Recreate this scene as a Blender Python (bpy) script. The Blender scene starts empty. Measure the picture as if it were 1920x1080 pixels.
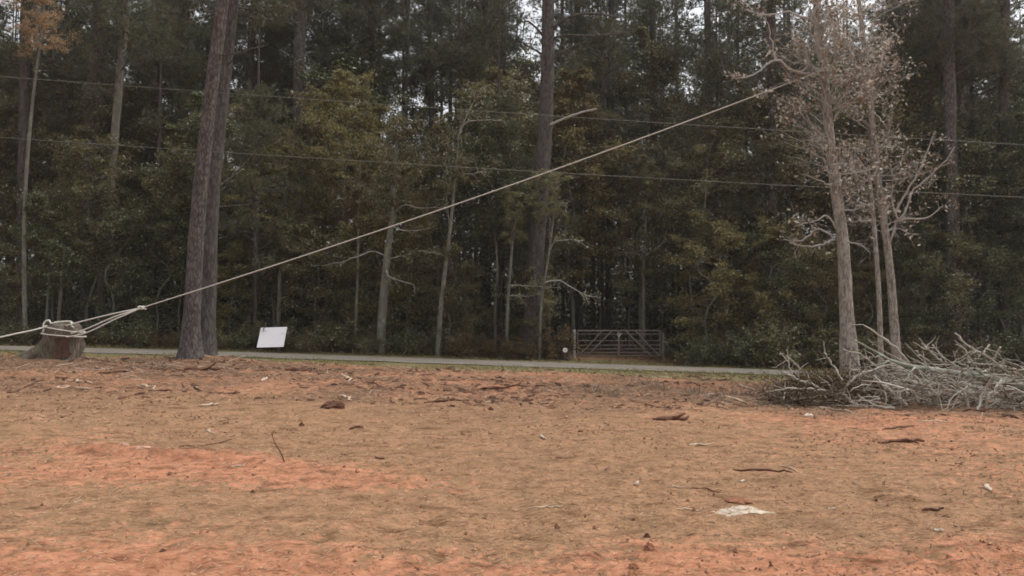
import bpy, math
import numpy as np
from mathutils import Vector

sc = bpy.context.scene
COL = sc.collection
R = math.radians

# ------------------------------------------------------------------ camera, sky, sun, exposure
FPX, CX, CY, HORIZON, EYE = 1500.0, 960.0, 540.0, 610.0, 1.6
PITCH = math.atan((HORIZON - CY) / FPX)
cam_d = bpy.data.cameras.new('camera')
cam = bpy.data.objects.new('camera', cam_d); COL.objects.link(cam)
cam.location = (0, 0, EYE); cam.rotation_euler = (R(90) + PITCH, 0, 0)
cam_d.sensor_width = 36.0; cam_d.lens = FPX / 1920 * 36.0
cam_d.clip_start = 0.05; cam_d.clip_end = 3000
sc.camera = cam

SUN_EL, SUN_AZ = R(64), R(62)           # azimuth clockwise from +Y: veiled sun high to the right, beyond the camera
world = bpy.data.worlds.new('World'); sc.world = world; world.use_nodes = True
wn = world.node_tree; wn.nodes.clear()
w_out = wn.nodes.new('ShaderNodeOutputWorld'); w_bg = wn.nodes.new('ShaderNodeBackground')
w_sky = wn.nodes.new('ShaderNodeTexSky'); w_sky.sky_type = 'NISHITA'; w_sky.sun_disc = False
w_sky.sun_elevation = SUN_EL; w_sky.sun_rotation = SUN_AZ
w_sky.air_density = 1.0; w_sky.dust_density = 4.0; w_sky.ozone_density = 1.0
w_hsv = wn.nodes.new('ShaderNodeHueSaturation'); w_hsv.inputs['Saturation'].default_value = 0.16
wn.links.new(w_sky.outputs[0], w_hsv.inputs['Color']); wn.links.new(w_hsv.outputs[0], w_bg.inputs['Color'])
w_bg.inputs['Strength'].default_value = 0.15
wn.links.new(w_bg.outputs[0], w_out.inputs['Surface'])

sun_d = bpy.data.lights.new('sun', 'SUN'); sun_d.energy = 0.9; sun_d.angle = R(30); sun_d.color = (1.0, 0.95, 0.88)
sun = bpy.data.objects.new('sun', sun_d); COL.objects.link(sun)
sdir = Vector((math.sin(SUN_AZ) * math.cos(SUN_EL), math.cos(SUN_AZ) * math.cos(SUN_EL), math.sin(SUN_EL)))
sun.rotation_euler = sdir.to_track_quat('Z', 'Y').to_euler(); sun.location = (0, 0, 60)

sc.view_settings.view_transform = 'Standard'; sc.view_settings.look = 'None'
sc.view_settings.gamma = 1.0; sc.view_settings.exposure = 0.6
sc.render.engine = 'CYCLES'
sc.cycles.max_bounces = 6; sc.cycles.diffuse_bounces = 4; sc.cycles.glossy_bounces = 2
sc.cycles.transmission_bounces = 3; sc.cycles.transparent_max_bounces = 4
sc.cycles.use_denoising = True; sc.cycles.denoising_prefilter = 'FAST'
sc.cycles.filter_width = 1.7

# ------------------------------------------------------------------ noise, terrain, pixel helpers
def _hash(ix, iy, seed):
    h = (ix.astype(np.int64) * 374761393 + iy.astype(np.int64) * 668265263 + seed * 1442695041) & 0xffffffff
    h = ((h ^ (h >> 13)) * 1274126177) & 0xffffffff
    return ((h ^ (h >> 16)) & 0xffff) / 65535.0
def vnoise(x, y, seed=0):
    x = np.asarray(x, float); y = np.asarray(y, float)
    ix = np.floor(x); iy = np.floor(y); fx = x - ix; fy = y - iy
    fx = fx * fx * (3 - 2 * fx); fy = fy * fy * (3 - 2 * fy)
    a = _hash(ix, iy, seed); b = _hash(ix + 1, iy, seed); c = _hash(ix, iy + 1, seed); d = _hash(ix + 1, iy + 1, seed)
    return (a + (b - a) * fx) + ((c + (d - c) * fx) - (a + (b - a) * fx)) * fy
def fbm(x, y, seed=0, octv=4):
    s = 0.0; amp = 0.5; f = 1.0
    for o in range(octv):
        s = s + amp * vnoise(np.asarray(x) * f + 17.3 * o, np.asarray(y) * f - 9.1 * o, seed + o); amp *= 0.5; f *= 2.03
    return s / (1 - 0.5 ** octv)
def sstep(a, b, t):
    u = np.clip((np.asarray(t, float) - a) / (b - a), 0, 1); return u * u * (3 - 2 * u)
ROAD_NEAR, ROAD_FAR = 36.0, 41.0
def mound(x, y, cx, cy, rx, ry, h):
    return h * np.exp(-(((x - cx) / rx) ** 2 + ((y - cy) / ry) ** 2))
def terrain(x, y):
    x = np.asarray(x, float); y = np.asarray(y, float)
    xs = 40 * np.tanh(x / 40)
    z = -0.25 * sstep(8, 36, y) - 0.034 * xs * sstep(5, 24, y) + 0.45 * sstep(41.5, 50, y)
    onroad = sstep(34.6, 35.8, y) * (1 - sstep(41.2, 42.2, y))
    b = (fbm(x * 0.9, y * 0.9, 3, 3) - 0.5) * 0.07 + (fbm(x * 4.2, y * 3.2, 11, 3) - 0.5) * 0.06 + (fbm(x * 9.0, y * 8.0, 13, 3) - 0.5) * 0.05 * vnoise(x * 0.8, y * 0.8, 15)
    rough = sstep(13, 20, y) * (1 - sstep(32, 35, y))
    b = b + rough * (fbm(x * 2.2, y * 2.2, 23, 4) - 0.45) * 0.16
    b = b + np.where(y > 42, (fbm(x * 0.5, y * 0.5, 31, 3) - 0.5) * 0.25 * sstep(43, 48, y), 0)
    z = z + b * (1 - onroad)
    z = z + mound(x, y, -15.0, 26.2, 1.9, 1.5, 0.30) + mound(x, y, -12.2, 31.6, 1.8, 1.2, 0.22) + mound(x, y, 9.5, 20, 4, 1.6, 0.12)
    # scraped bank of red clay on the left: crest running from (-5,10) to (-2.9,9.2), steep towards the camera
    t = np.clip((x + 5.2) / 2.5, 0, 1); cy = 10.1 - 0.9 * t + 0.25 * (fbm(x * 2.0, y * 0, 5, 3) - 0.5)
    prof = sstep(-0.22, 0.03, y - cy) * (1 - sstep(0.05, 1.3, y - cy))
    z = z + 0.075 * prof * sstep(-6.2, -5.0, x) * (1 - sstep(-3.0, -2.2, x)) * (0.5 + vnoise(x * 3, y * 3, 8))
    return z
def tz(x, y): return float(terrain(np.array([x]), np.array([y]))[0])
_ct, _st = math.cos(PITCH), math.sin(PITCH)
def P(px, py, d):                                   # pixel of the 1920x1080 picture and depth (world Y) -> point
    a = (px - CX) / FPX; b = (CY - py) / FPX
    dx, dy, dz = a, _ct - b * _st, _st + b * _ct
    k = d / dy
    return np.array([dx * k, d, EYE + dz * k])
def colx(px, d): return float(P(px, HORIZON, d)[0])
_DS = np.geomspace(2.5, 60, 900)
def ground_at(px, py):
    p1 = P(px, py, 1.0); x = p1[0] * _DS; z = EYE + (p1[2] - EYE) * _DS; g = z - terrain(x, _DS)
    k = int(np.argmax(g <= 0)); k = max(k, 1); f = g[k - 1] / (g[k - 1] - g[k]); d = _DS[k - 1] + (_DS[k] - _DS[k - 1]) * f
    return float(p1[0] * d), float(d)

# ------------------------------------------------------------------ mesh building
class MB:
    def __init__(self): self.v = []; self.f = []; self.n = 0
    def add(self, V, F, mat=0):
        V = np.asarray(V, np.float32).reshape(-1, 3); F = np.asarray(F, np.int32)
        self.v.append(V); self.f.append((F + self.n, mat)); self.n += len(V)
    def mesh(self, name, mats, smooth=True):
        me = bpy.data.meshes.new(name)
        V = np.concatenate(self.v)
        me.vertices.add(len(V)); me.vertices.foreach_set('co', V.ravel())
        loops = np.concatenate([f.ravel() for f, _ in self.f])
        sizes = np.concatenate([np.full(len(f), f.shape[1], np.int32) for f, _ in self.f])
        mi = np.concatenate([np.full(len(f), m, np.int32) for f, m in self.f])
        starts = np.concatenate([[0], np.cumsum(sizes)[:-1]]).astype(np.int32)
        me.loops.add(len(loops)); me.loops.foreach_set('vertex_index', loops.astype(np.int32))
        me.polygons.add(len(sizes)); me.polygons.foreach_set('loop_start', starts)
        me.polygons.foreach_set('material_index', mi)
        me.polygons.foreach_set('use_smooth', np.full(len(sizes), smooth, bool))
        for m in (mats if isinstance(mats, (list, tuple)) else [mats]): me.materials.append(m)
        me.update(calc_edges=True); me.validate()
        return me
    def build(self, name, mats, parent=None, smooth=True, loc=None):
        return put(name, self.mesh(name, mats, smooth), parent, loc)
def put(name, me, parent=None, loc=None):
    o = bpy.data.objects.new(name, me); COL.objects.link(o)
    if parent is not None: o.parent = parent
    if loc is not None: o.location = loc
    return o
def empty(name, loc=(0, 0, 0)):
    o = bpy.data.objects.new(name, None); COL.objects.link(o); o.location = tuple(float(c) for c in loc); o.empty_display_size = 0.3
    return o
def tag(o, label=None, cat=None, group=None, kind=None):
    if label: o['label'] = label
    if cat: o['category'] = cat
    if group: o['group'] = group
    if kind: o['kind'] = kind
    return o
def norm(a): return a / np.maximum(np.linalg.norm(a, axis=-1, keepdims=True), 1e-9)
def resample(pts, n):
    pts = np.asarray(pts, float)
    if len(pts) < 3:
        t = np.linspace(0, 1, n)[:, None]; return pts[0] * (1 - t) + pts[-1] * t
    d = np.concatenate([[0], np.cumsum(np.linalg.norm(np.diff(pts, axis=0), axis=1))]); s = np.linspace(0, d[-1], n)
    # Catmull-Rom through the points
    out = []
    ext = np.vstack([2 * pts[0] - pts[1], pts, 2 * pts[-1] - pts[-2]])
    for q in s:
        i = int(np.clip(np.searchsorted(d, q, side='right') - 1, 0, len(pts) - 2)); u = (q - d[i]) / max(d[i + 1] - d[i], 1e-9)
        p0, p1, p2, p3 = ext[i], ext[i + 1], ext[i + 2], ext[i + 3]
        out.append(0.5 * (2 * p1 + (p2 - p0) * u + (2 * p0 - 5 * p1 + 4 * p2 - p3) * u * u + (3 * p1 - p0 - 3 * p2 + p3) * u ** 3))
    return np.array(out)
def tube(mb, pts, rad, sides=6, mat=0, rough=0.0, rng=None, cap=True):
    pts = np.asarray(pts, float); n = len(pts); rad = np.broadcast_to(np.asarray(rad, float), (n,))
    t = np.gradient(pts, axis=0); t = norm(t); mt = norm(t.mean(0))
    ref = np.eye(3)[np.argmin(np.abs(mt))]
    n1 = norm(np.cross(t, ref)); n2 = np.cross(t, n1)
    a = np.linspace(0, 2 * np.pi, sides, endpoint=False)
    rr = rad[:, None] * np.ones((1, sides))
    if rough and rng is not None:
        rr = rr * (1 + rough * (rng.random((n, sides)) - 0.5) + rough * 0.8 * (rng.random((1, sides)) - 0.5))
    V = pts[:, None, :] + rr[..., None] * (np.cos(a)[None, :, None] * n1[:, None, :] + np.sin(a)[None, :, None] * n2[:, None, :])
    V = V.reshape(-1, 3)
    i = np.arange(n - 1)[:, None] * sides; j = np.arange(sides)[None, :]; k = (j + 1) % sides
    F = np.stack([i + j, i + k, i + sides + k, i + sides + j], -1).reshape(-1, 4)
    mb.add(V, F, mat)
    if cap:
        for e, flip in ((0, True), ((n - 1) * sides, False)):
            idx = np.arange(e, e + sides); V2 = np.vstack([V[idx], V[idx].mean(0)])
            Ft = np.stack([np.arange(sides), (np.arange(sides) + 1) % sides, np.full(sides, sides)], -1)
            mb.add(V2, Ft[:, ::-1] if flip else Ft, mat)
def leaves(mb, C, rng, length=0.12, width=0.06, flat=0.55, mat=0, fold=0.15, direc=None):
    n = len(C)
    if n == 0: return
    d = rng.normal(size=(n, 3)); d[:, 2] *= flat; d[:, 2] -= 0.25
    if direc is not None: d = d * 0.7 + direc
    d = norm(d)
    up = rng.normal(size=(n, 3)) * 0.55 + np.array([0, 0, 1.0]); b = norm(np.cross(d, up)); nn = np.cross(b, d)
    L = length * rng.uniform(0.6, 1.25, (n, 1)); W = width * rng.uniform(0.7, 1.2, (n, 1))
    v0 = C; v1 = C + d * L * 0.45 + b * W * 0.5 + nn * W * fold; v2 = C + d * L; v3 = C + d * L * 0.45 - b * W * 0.5 + nn * W * fold
    V = np.stack([v0, v1, v2, v3], 1).reshape(-1, 3); F = np.arange(4 * n).reshape(n, 4)
    mb.add(V, F, mat)
def needles(mb, C, D, rng, k=10, length=0.24, width=0.02, mat=0):
    n = len(C)
    if n == 0: return
    C2 = np.repeat(C, k, 0); D2 = np.repeat(D, k, 0)
    d = norm(rng.normal(size=(n * k, 3)) * 0.75 + D2)
    s = norm(np.cross(d, rng.normal(size=(n * k, 3)))) * width * 0.5
    L = length * rng.uniform(0.7, 1.2, (n * k, 1))
    V = np.stack([C2 + s, C2 - s, C2 + d * L], 1).reshape(-1, 3); mb.add(V, np.arange(3 * n * k).reshape(-1, 3), mat)

# ------------------------------------------------------------------ materials
def mat_new(name):
    m = bpy.data.materials.new(name); m.use_nodes = True; nt = m.node_tree; nt.nodes.clear()
    out = nt.nodes.new('ShaderNodeOutputMaterial'); b = nt.nodes.new('ShaderNodeBsdfPrincipled')
    nt.links.new(b.outputs[0], out.inputs['Surface']); return m, nt, b, out
def N(nt, t, **kw):
    n = nt.nodes.new(t)
    for k, v in kw.items():
        if k in n.inputs: n.inputs[k].default_value = v
        else: setattr(n, k, v)
    return n
def ramp(nt, fac, stops):
    r = nt.nodes.new('ShaderNodeValToRGB'); el = r.color_ramp.elements
    while len(el) < len(stops): el.new(0.5)
    for e, (p, c) in zip(el, stops): e.position = p; e.color = (*c, 1)
    nt.links.new(fac, r.inputs[0]); return r.outputs[0]
def mixc(nt, fac, a, b, blend='MIX'):
    m = nt.nodes.new('ShaderNodeMix'); m.data_type = 'RGBA'; m.blend_type = blend
    for s, v in ((0, fac), (6, a), (7, b)):
        if hasattr(v, 'is_linked'): nt.links.new(v, m.inputs[s])
        elif s == 0: m.inputs[0].default_value = v
        else: m.inputs[s].default_value = (*v, 1)
    return m.outputs[2]
def math_n(nt, op, a, b=0.0, clamp=False):
    m = nt.nodes.new('ShaderNodeMath'); m.operation = op; m.use_clamp = clamp
    for i, v in ((0, a), (1, b)):
        if hasattr(v, 'is_linked'): nt.links.new(v, m.inputs[i])
        else: m.inputs[i].default_value = v
    return m.outputs[0]
def objco(nt, scale=(1, 1, 1)):
    tc = nt.nodes.new('ShaderNodeTexCoord'); mp = nt.nodes.new('ShaderNodeMapping'); mp.inputs['Scale'].default_value = scale
    nt.links.new(tc.outputs['Object'], mp.inputs[0]); return mp.outputs[0]
def noise(nt, co, scale, detail=4, rough=0.55):
    n = N(nt, 'ShaderNodeTexNoise', Scale=scale, Detail=detail, Roughness=rough); nt.links.new(co, n.inputs['Vector']); return n.outputs[0]
def bump(nt, b, h, strength=0.5, dist=0.02):
    bp = N(nt, 'ShaderNodeBump', Strength=strength, Distance=dist); nt.links.new(h, bp.inputs['Height']); nt.links.new(bp.outputs[0], b.inputs['Normal'])
def bark(name, dark, mid, light, scale=6.0, plates=True, patch=None, zs=0.2):
    m, nt, b, _ = mat_new(name)
    co = objco(nt, (1, 1, zs)); n1 = noise(nt, co, scale, 7, 0.7)
    h = n1
    if plates:
        wob = N(nt, 'ShaderNodeTexNoise', Scale=scale * 0.8, Detail=4); nt.links.new(co, wob.inputs['Vector'])
        vm = nt.nodes.new('ShaderNodeVectorMath'); vm.operation = 'ADD'; vs = nt.nodes.new('ShaderNodeVectorMath'); vs.operation = 'SCALE'; vs.inputs['Scale'].default_value = 0.22
        nt.links.new(wob.outputs['Color'], vs.inputs[0]); nt.links.new(co, vm.inputs[0]); nt.links.new(vs.outputs[0], vm.inputs[1])
        vo = N(nt, 'ShaderNodeTexVoronoi', Scale=scale * 1.6, feature='DISTANCE_TO_EDGE'); nt.links.new(vm.outputs[0], vo.inputs['Vector'])
        h = math_n(nt, 'ADD', math_n(nt, 'MULTIPLY', math_n(nt, 'MINIMUM', vo.outputs['Distance'], 0.25), 1.25), math_n(nt, 'MULTIPLY', n1, 0.85))
    c = ramp(nt, h, [(0.22, dark), (0.5, mid), (0.8, light)])
    if patch:
        pn = noise(nt, objco(nt), 3.2, 5, 0.7); f = ramp(nt, pn, [(0.52, (0, 0, 0)), (0.62, (1, 1, 1))])
        c = mixc(nt, f, c, patch)
    nt.links.new(c, b.inputs['Base Color']); b.inputs['Roughness'].default_value = 0.9; b.inputs['Specular IOR Level'].default_value = 0.2
    bump(nt, b, h, 0.8, 0.03); return m
def leaf_mat(name, stops, rough=0.4, spec=0.5, transl=0.3, obj_var=0.25):
    m, nt, b, out = mat_new(name)
    geo = nt.nodes.new('ShaderNodeNewGeometry'); oi = nt.nodes.new('ShaderNodeObjectInfo')
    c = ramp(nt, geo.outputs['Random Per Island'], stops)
    hs = nt.nodes.new('ShaderNodeHueSaturation'); nt.links.new(c, hs.inputs['Color'])
    v = math_n(nt, 'ADD', math_n(nt, 'MULTIPLY', oi.outputs['Random'], obj_var), 1 - obj_var / 2); nt.links.new(v, hs.inputs['Value'])
    hv = math_n(nt, 'ADD', math_n(nt, 'MULTIPLY', oi.outputs['Random'], 0.02), 0.492); nt.links.new(hv, hs.inputs['Hue'])
    nt.links.new(hs.outputs[0], b.inputs['Base Color']); b.inputs['Roughness'].default_value = rough; b.inputs['Specular IOR Level'].default_value = spec
    tr = nt.nodes.new('ShaderNodeBsdfTranslucent'); nt.links.new(hs.outputs[0], tr.inputs['Color'])
    mx = nt.nodes.new('ShaderNodeMixShader'); mx.inputs[0].default_value = transl
    nt.links.new(b.outputs[0], mx.inputs[1]); nt.links.new(tr.outputs[0], mx.inputs[2]); nt.links.new(mx.outputs[0], out.inputs['Surface'])
    return m
def plain(name, c1, c2, scale=12, rough=0.85, bumps=0.4, metallic=0.0, island=False, stretch=(1, 1, 1), spec=0.3):
    m, nt, b, _ = mat_new(name); n = noise(nt, objco(nt, stretch), scale, 5, 0.6)
    f = n
    if island:
        geo = nt.nodes.new('ShaderNodeNewGeometry'); f = math_n(nt, 'ADD', math_n(nt, 'MULTIPLY', n, 0.3), math_n(nt, 'MULTIPLY', geo.outputs['Random Per Island'], 0.7))
    nt.links.new(ramp(nt, f, [(0.25, c1), (0.75, c2)]), b.inputs['Base Color']); b.inputs['Roughness'].default_value = rough
    b.inputs['Metallic'].default_value = metallic; b.inputs['Specular IOR Level'].default_value = spec
    if bumps: bump(nt, b, n, bumps, 0.01)
    return m

M = {}
M['pine_bark'] = bark('pine_bark', (0.022, 0.019, 0.018), (0.072, 0.061, 0.057), (0.165, 0.143, 0.133), 6.0, zs=0.34)
M['dark_bark'] = bark('dark_bark', (0.026, 0.023, 0.021), (0.068, 0.06, 0.055), (0.135, 0.12, 0.112), 7.0)
M['grey_bark'] = bark('grey_bark', (0.08, 0.075, 0.062), (0.16, 0.15, 0.125), (0.27, 0.26, 0.225), 5.0, False, (0.22, 0.24, 0.17))
M['pale_bark'] = bark('pale_bark', (0.065, 0.057, 0.047), (0.225, 0.203, 0.172), (0.44, 0.41, 0.365), 9.0, True, (0.38, 0.372, 0.33))
M['moss'] = plain('moss', (0.10, 0.11, 0.02), (0.24, 0.24, 0.05), 30, 0.95, 0.8)
M['twig'] = plain('pale_twig', (0.17, 0.157, 0.138), (0.56, 0.545, 0.51), 9, 0.9, 0.3, island=True)
M['brush_brown'] = plain('brown_brush_bark', (0.06, 0.04, 0.028), (0.22, 0.165, 0.12), 6, 0.9, 0.3, island=True)
M['twig_brown'] = plain('brown_twig', (0.11, 0.07, 0.045), (0.46, 0.37, 0.28), 4, 0.9, 0.3, island=True)
M['brush'] = plain('brush_bark', (0.13, 0.10, 0.07), (0.60, 0.56, 0.48), 8, 0.9, 0.4, island=True)
M['lichen'] = bark('lichen_bark', (0.08, 0.075, 0.055), (0.26, 0.26, 0.20), (0.46, 0.47, 0.40), 9.0, False, (0.40, 0.42, 0.36))
M['leaf_olive'] = leaf_mat('olive_leaves', [(0.0, (0.080, 0.078, 0.030)), (0.45, (0.165, 0.148, 0.052)), (0.78, (0.235, 0.205, 0.078)), (0.88, (0.28, 0.26, 0.15)), (0.95, (0.46, 0.44, 0.33)), (1.0, (0.74, 0.73, 0.64))], 0.3, 0.5, 0.4)  # palest stops: pale undersides plus sky glints painted into the colour
M['leaf_green'] = leaf_mat('green_leaves', [(0.0, (0.062, 0.072, 0.026)), (0.6, (0.115, 0.124, 0.046)), (0.85, (0.19, 0.192, 0.085)), (0.95, (0.40, 0.42, 0.26)), (1.0, (0.70, 0.72, 0.58))], 0.3, 0.5, 0.4)  # near-white end paints sky reflections onto scattered leaves
M['leaf_shade'] = leaf_mat('shade_dark_leaves', [(0.0, (0.022, 0.026, 0.011)), (0.6, (0.042, 0.046, 0.019)), (1.0, (0.075, 0.074, 0.034))], 0.5, 0.3, 0.0)  # deep wood's shade put into the leaf colour: darkened, no translucency
M['leaf_gold'] = leaf_mat('golden_leaves', [(0.0, (0.085, 0.072, 0.022)), (0.5, (0.20, 0.162, 0.055)), (0.85, (0.30, 0.25, 0.10)), (1.0, (0.44, 0.39, 0.23))], 0.4, 0.4, 0.4)
M['leaf_orange'] = leaf_mat('orange_leaves', [(0.0, (0.26, 0.15, 0.08)), (0.5, (0.42, 0.27, 0.15)), (1.0, (0.6, 0.44, 0.28))], 0.6, 0.3)
M['leaf_brown'] = leaf_mat('brown_leaves', [(0.0, (0.06, 0.032, 0.014)), (0.6, (0.13, 0.08, 0.032)), (1.0, (0.22, 0.16, 0.07))], 0.55, 0.35)
M['leaf_litter'] = leaf_mat('fallen_leaves', [(0.0, (0.12, 0.064, 0.037)), (0.6, (0.25, 0.145, 0.085)), (1.0, (0.46, 0.32, 0.21))], 0.7, 0.2, 0.1)
M['leaf_dry'] = leaf_mat('dry_leaves', [(0.0, (0.14, 0.09, 0.058)), (0.5, (0.32, 0.255, 0.19)), (1.0, (0.70, 0.67, 0.61))], 0.6, 0.3)
M['needle'] = leaf_mat('pine_needles', [(0.0, (0.068, 0.074, 0.040)), (0.7, (0.112, 0.117, 0.060)), (1.0, (0.20, 0.185, 0.105))], 0.4, 0.4, 0.3)
M['straw'] = plain('dry_straw', (0.20, 0.115, 0.065), (0.56, 0.39, 0.26), 3, 0.9, 0, island=True)
M['grass'] = plain('verge_grass', (0.10, 0.10, 0.03), (0.26, 0.22, 0.09), 2, 0.85, 0, island=True)
M['chip'] = plain('wood_chips', (0.09, 0.048, 0.03), (0.34, 0.20, 0.125), 3, 0.9, 0.3, island=True)
M['crumb'] = plain('clay_crumbs', (0.16, 0.075, 0.042), (0.48, 0.26, 0.16), 5, 0.95, 0.3, island=True)
M['mulch'] = plain('torn_bark', (0.06, 0.03, 0.02), (0.22, 0.115, 0.07), 3, 0.95, 0.3, island=True)
M['clod'] = plain('clay_clod', (0.20, 0.085, 0.045), (0.34, 0.16, 0.09), 14, 0.95, 0.8)
M['clod_pale'] = plain('dry_clay_crumb', (0.40, 0.23, 0.15), (0.58, 0.38, 0.27), 14, 0.95, 0.8)
M['stick_dark'] = plain('dark_bark_piece', (0.07, 0.033, 0.02), (0.19, 0.09, 0.055), 14, 0.95, 0.8)
M['stick_pale'] = plain('pale_wood', (0.36, 0.25, 0.165), (0.62, 0.48, 0.36), 14, 0.85, 0.5)
M['chip_pale'] = plain('white_chip', (0.40, 0.31, 0.22), (0.62, 0.52, 0.41), 14, 0.85, 0.3)
M['stump_bark'] = bark('stump_bark', (0.032, 0.024, 0.019), (0.10, 0.076, 0.06), (0.22, 0.175, 0.14), 9.0, True, (0.15, 0.145, 0.085))
M['stump_cut'] = plain('rotten_heartwood', (0.045, 0.022, 0.016), (0.13, 0.07, 0.05), 9, 0.95, 0.9)
M['stump_top'] = plain('fresh_stump_wood', (0.34, 0.30, 0.18), (0.66, 0.60, 0.42), 12, 0.9, 0.5)
M['rope'] = plain('rope_fibre', (0.48, 0.455, 0.40), (0.68, 0.65, 0.58), 60, 0.85, 0.6)
M['wire'] = plain('weathered_wire', (0.13, 0.135, 0.11), (0.2, 0.2, 0.17), 20, 0.6, 0)
M['sign'] = plain('white_sign_sheet', (0.84, 0.80, 0.82), (0.88, 0.85, 0.86), 6, 0.5, 0.0)
M['sign_leg'] = plain('grey_steel_stake', (0.10, 0.10, 0.10), (0.16, 0.16, 0.16), 20, 0.5, 0.1, 0.6)
M['gate'] = plain('dull_gate_steel', (0.14, 0.112, 0.096), (0.25, 0.205, 0.178), 10, 0.85, 0.15, 0.0)
M['post_pale'] = plain('weathered_pale_post', (0.34, 0.31, 0.29), (0.50, 0.46, 0.43), 9, 0.8, 0.3)
M['post_dark'] = plain('weathered_dark_post', (0.11, 0.095, 0.09), (0.18, 0.16, 0.15), 9, 0.85, 0.4)
M['chain'] = plain('galvanised_chain', (0.45, 0.44, 0.43), (0.6, 0.6, 0.58), 30, 0.4, 0.1, 0.7)
M['disc'] = plain('white_disc', (0.74, 0.71, 0.68), (0.82, 0.80, 0.77), 20, 0.5, 0.1)
M['ash'] = plain('pale_ash', (0.20, 0.13, 0.08), (0.62, 0.54, 0.43), 9, 0.95, 0.9)

# ground material: straw, clay and leaf litter laid out by three mesh attributes
m, nt, b, _ = mat_new('field_ground'); M['ground'] = m
co = objco(nt); A = lambda n: N(nt, 'ShaderNodeAttribute', attribute_name=n).outputs['Fac']
nb = noise(nt, co, 2.2, 6, 0.65); nf = noise(nt, objco(nt, (1, 1.6, 1)), 16, 5, 0.7); nv = noise(nt, co, 60, 3, 0.6); nm = noise(nt, co, 6.5, 5, 0.68)
straw = ramp(nt, math_n(nt, 'ADD', math_n(nt, 'MULTIPLY', nf, 0.6), math_n(nt, 'MULTIPLY', nv, 0.4)), [(0.34, (0.13, 0.070, 0.039)), (0.48, (0.31, 0.172, 0.097)), (0.64, (0.46, 0.278, 0.168))])
olive = ramp(nt, nf, [(0.3, (0.165, 0.098, 0.052)), (0.7, (0.345, 0.208, 0.118))])
straw = mixc(nt, ramp(nt, nb, [(0.42, (0, 0, 0)), (0.62, (1, 1, 1))]), straw, olive)
clay = ramp(nt, math_n(nt, 'ADD', math_n(nt, 'MULTIPLY', nf, 0.5), math_n(nt, 'MULTIPLY', nm, 0.5)), [(0.34, (0.21, 0.088, 0.05)), (0.5, (0.42, 0.19, 0.108)), (0.66, (0.55, 0.29, 0.178))])
cf = math_n(nt, 'ADD', A('clay'), math_n(nt, 'MULTIPLY', math_n(nt, 'SUBTRACT', nm, 0.5), 1.7))
c = mixc(nt, ramp(nt, cf, [(0.36, (0, 0, 0)), (0.62, (1, 1, 1))]), straw, clay)
dirt = ramp(nt, nm, [(0.3, (0.09, 0.052, 0.032)), (0.7, (0.27, 0.165, 0.105))])
df = math_n(nt, 'ADD', A('dirt'), math_n(nt, 'MULTIPLY', math_n(nt, 'SUBTRACT', nf, 0.5), 1.5))
c = mixc(nt, ramp(nt, df, [(0.42, (0, 0, 0)), (0.62, (1, 1, 1))]), c, dirt)
gr = ramp(nt, nf, [(0.3, (0.10, 0.09, 0.038)), (0.7, (0.24, 0.195, 0.10))])
gf = math_n(nt, 'ADD', A('green'), math_n(nt, 'MULTIPLY', math_n(nt, 'SUBTRACT', nm, 0.5), 1.2))
c = mixc(nt, ramp(nt, gf, [(0.4, (0, 0, 0)), (0.6, (1, 1, 1))]), c, gr)
lit = ramp(nt, math_n(nt, 'ADD', math_n(nt, 'MULTIPLY', nf, 0.5), math_n(nt, 'MULTIPLY', nv, 0.5)), [(0.3, (0.035, 0.022, 0.012)), (0.5, (0.09, 0.055, 0.032)), (0.7, (0.19, 0.12, 0.075))])
c = mixc(nt, A('litter'), c, lit)
mott = ramp(nt, noise(nt, objco(nt, (0.8, 1.3, 1)), 3.4, 7, 0.68), [(0.32, (0.46, 0.41, 0.37)), (0.47, (0.94, 0.93, 0.92)), (0.7, (1.16, 1.16, 1.16))])
c = mixc(nt, 1.0, c, mott, 'MULTIPLY')
nt.links.new(c, b.inputs['Base Color']); b.inputs['Roughness'].default_value = 0.97; b.inputs['Specular IOR Level'].default_value = 0.1
bump(nt, b, math_n(nt, 'ADD', math_n(nt, 'MULTIPLY', nf, 0.7), math_n(nt, 'MULTIPLY', nv, 0.35)), 0.9, 0.035)

m, nt, b, _ = mat_new('old_asphalt'); M['road'] = m
n1 = noise(nt, objco(nt), 1.2, 5, 0.6); n2 = noise(nt, objco(nt), 45, 3, 0.6)
c = ramp(nt, math_n(nt, 'ADD', math_n(nt, 'MULTIPLY', n1, 0.6), math_n(nt, 'MULTIPLY', n2, 0.4)), [(0.3, (0.10, 0.092, 0.078)), (0.7, (0.20, 0.182, 0.15))])
dw = noise(nt, objco(nt, (0.5, 1.6, 1)), 0.9, 6, 0.7); c = mixc(nt, ramp(nt, dw, [(0.48, (0, 0, 0)), (0.66, (0.75, 0.75, 0.75))]), c, (0.23, 0.155, 0.10))
nt.links.new(c, b.inputs['Base Color']); b.inputs['Roughness'].default_value = 0.85; bump(nt, b, n2, 0.4, 0.01)
M['line'] = plain('worn_road_paint', (0.22, 0.20, 0.17), (0.42, 0.40, 0.35), 5, 0.7, 0.1)

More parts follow.
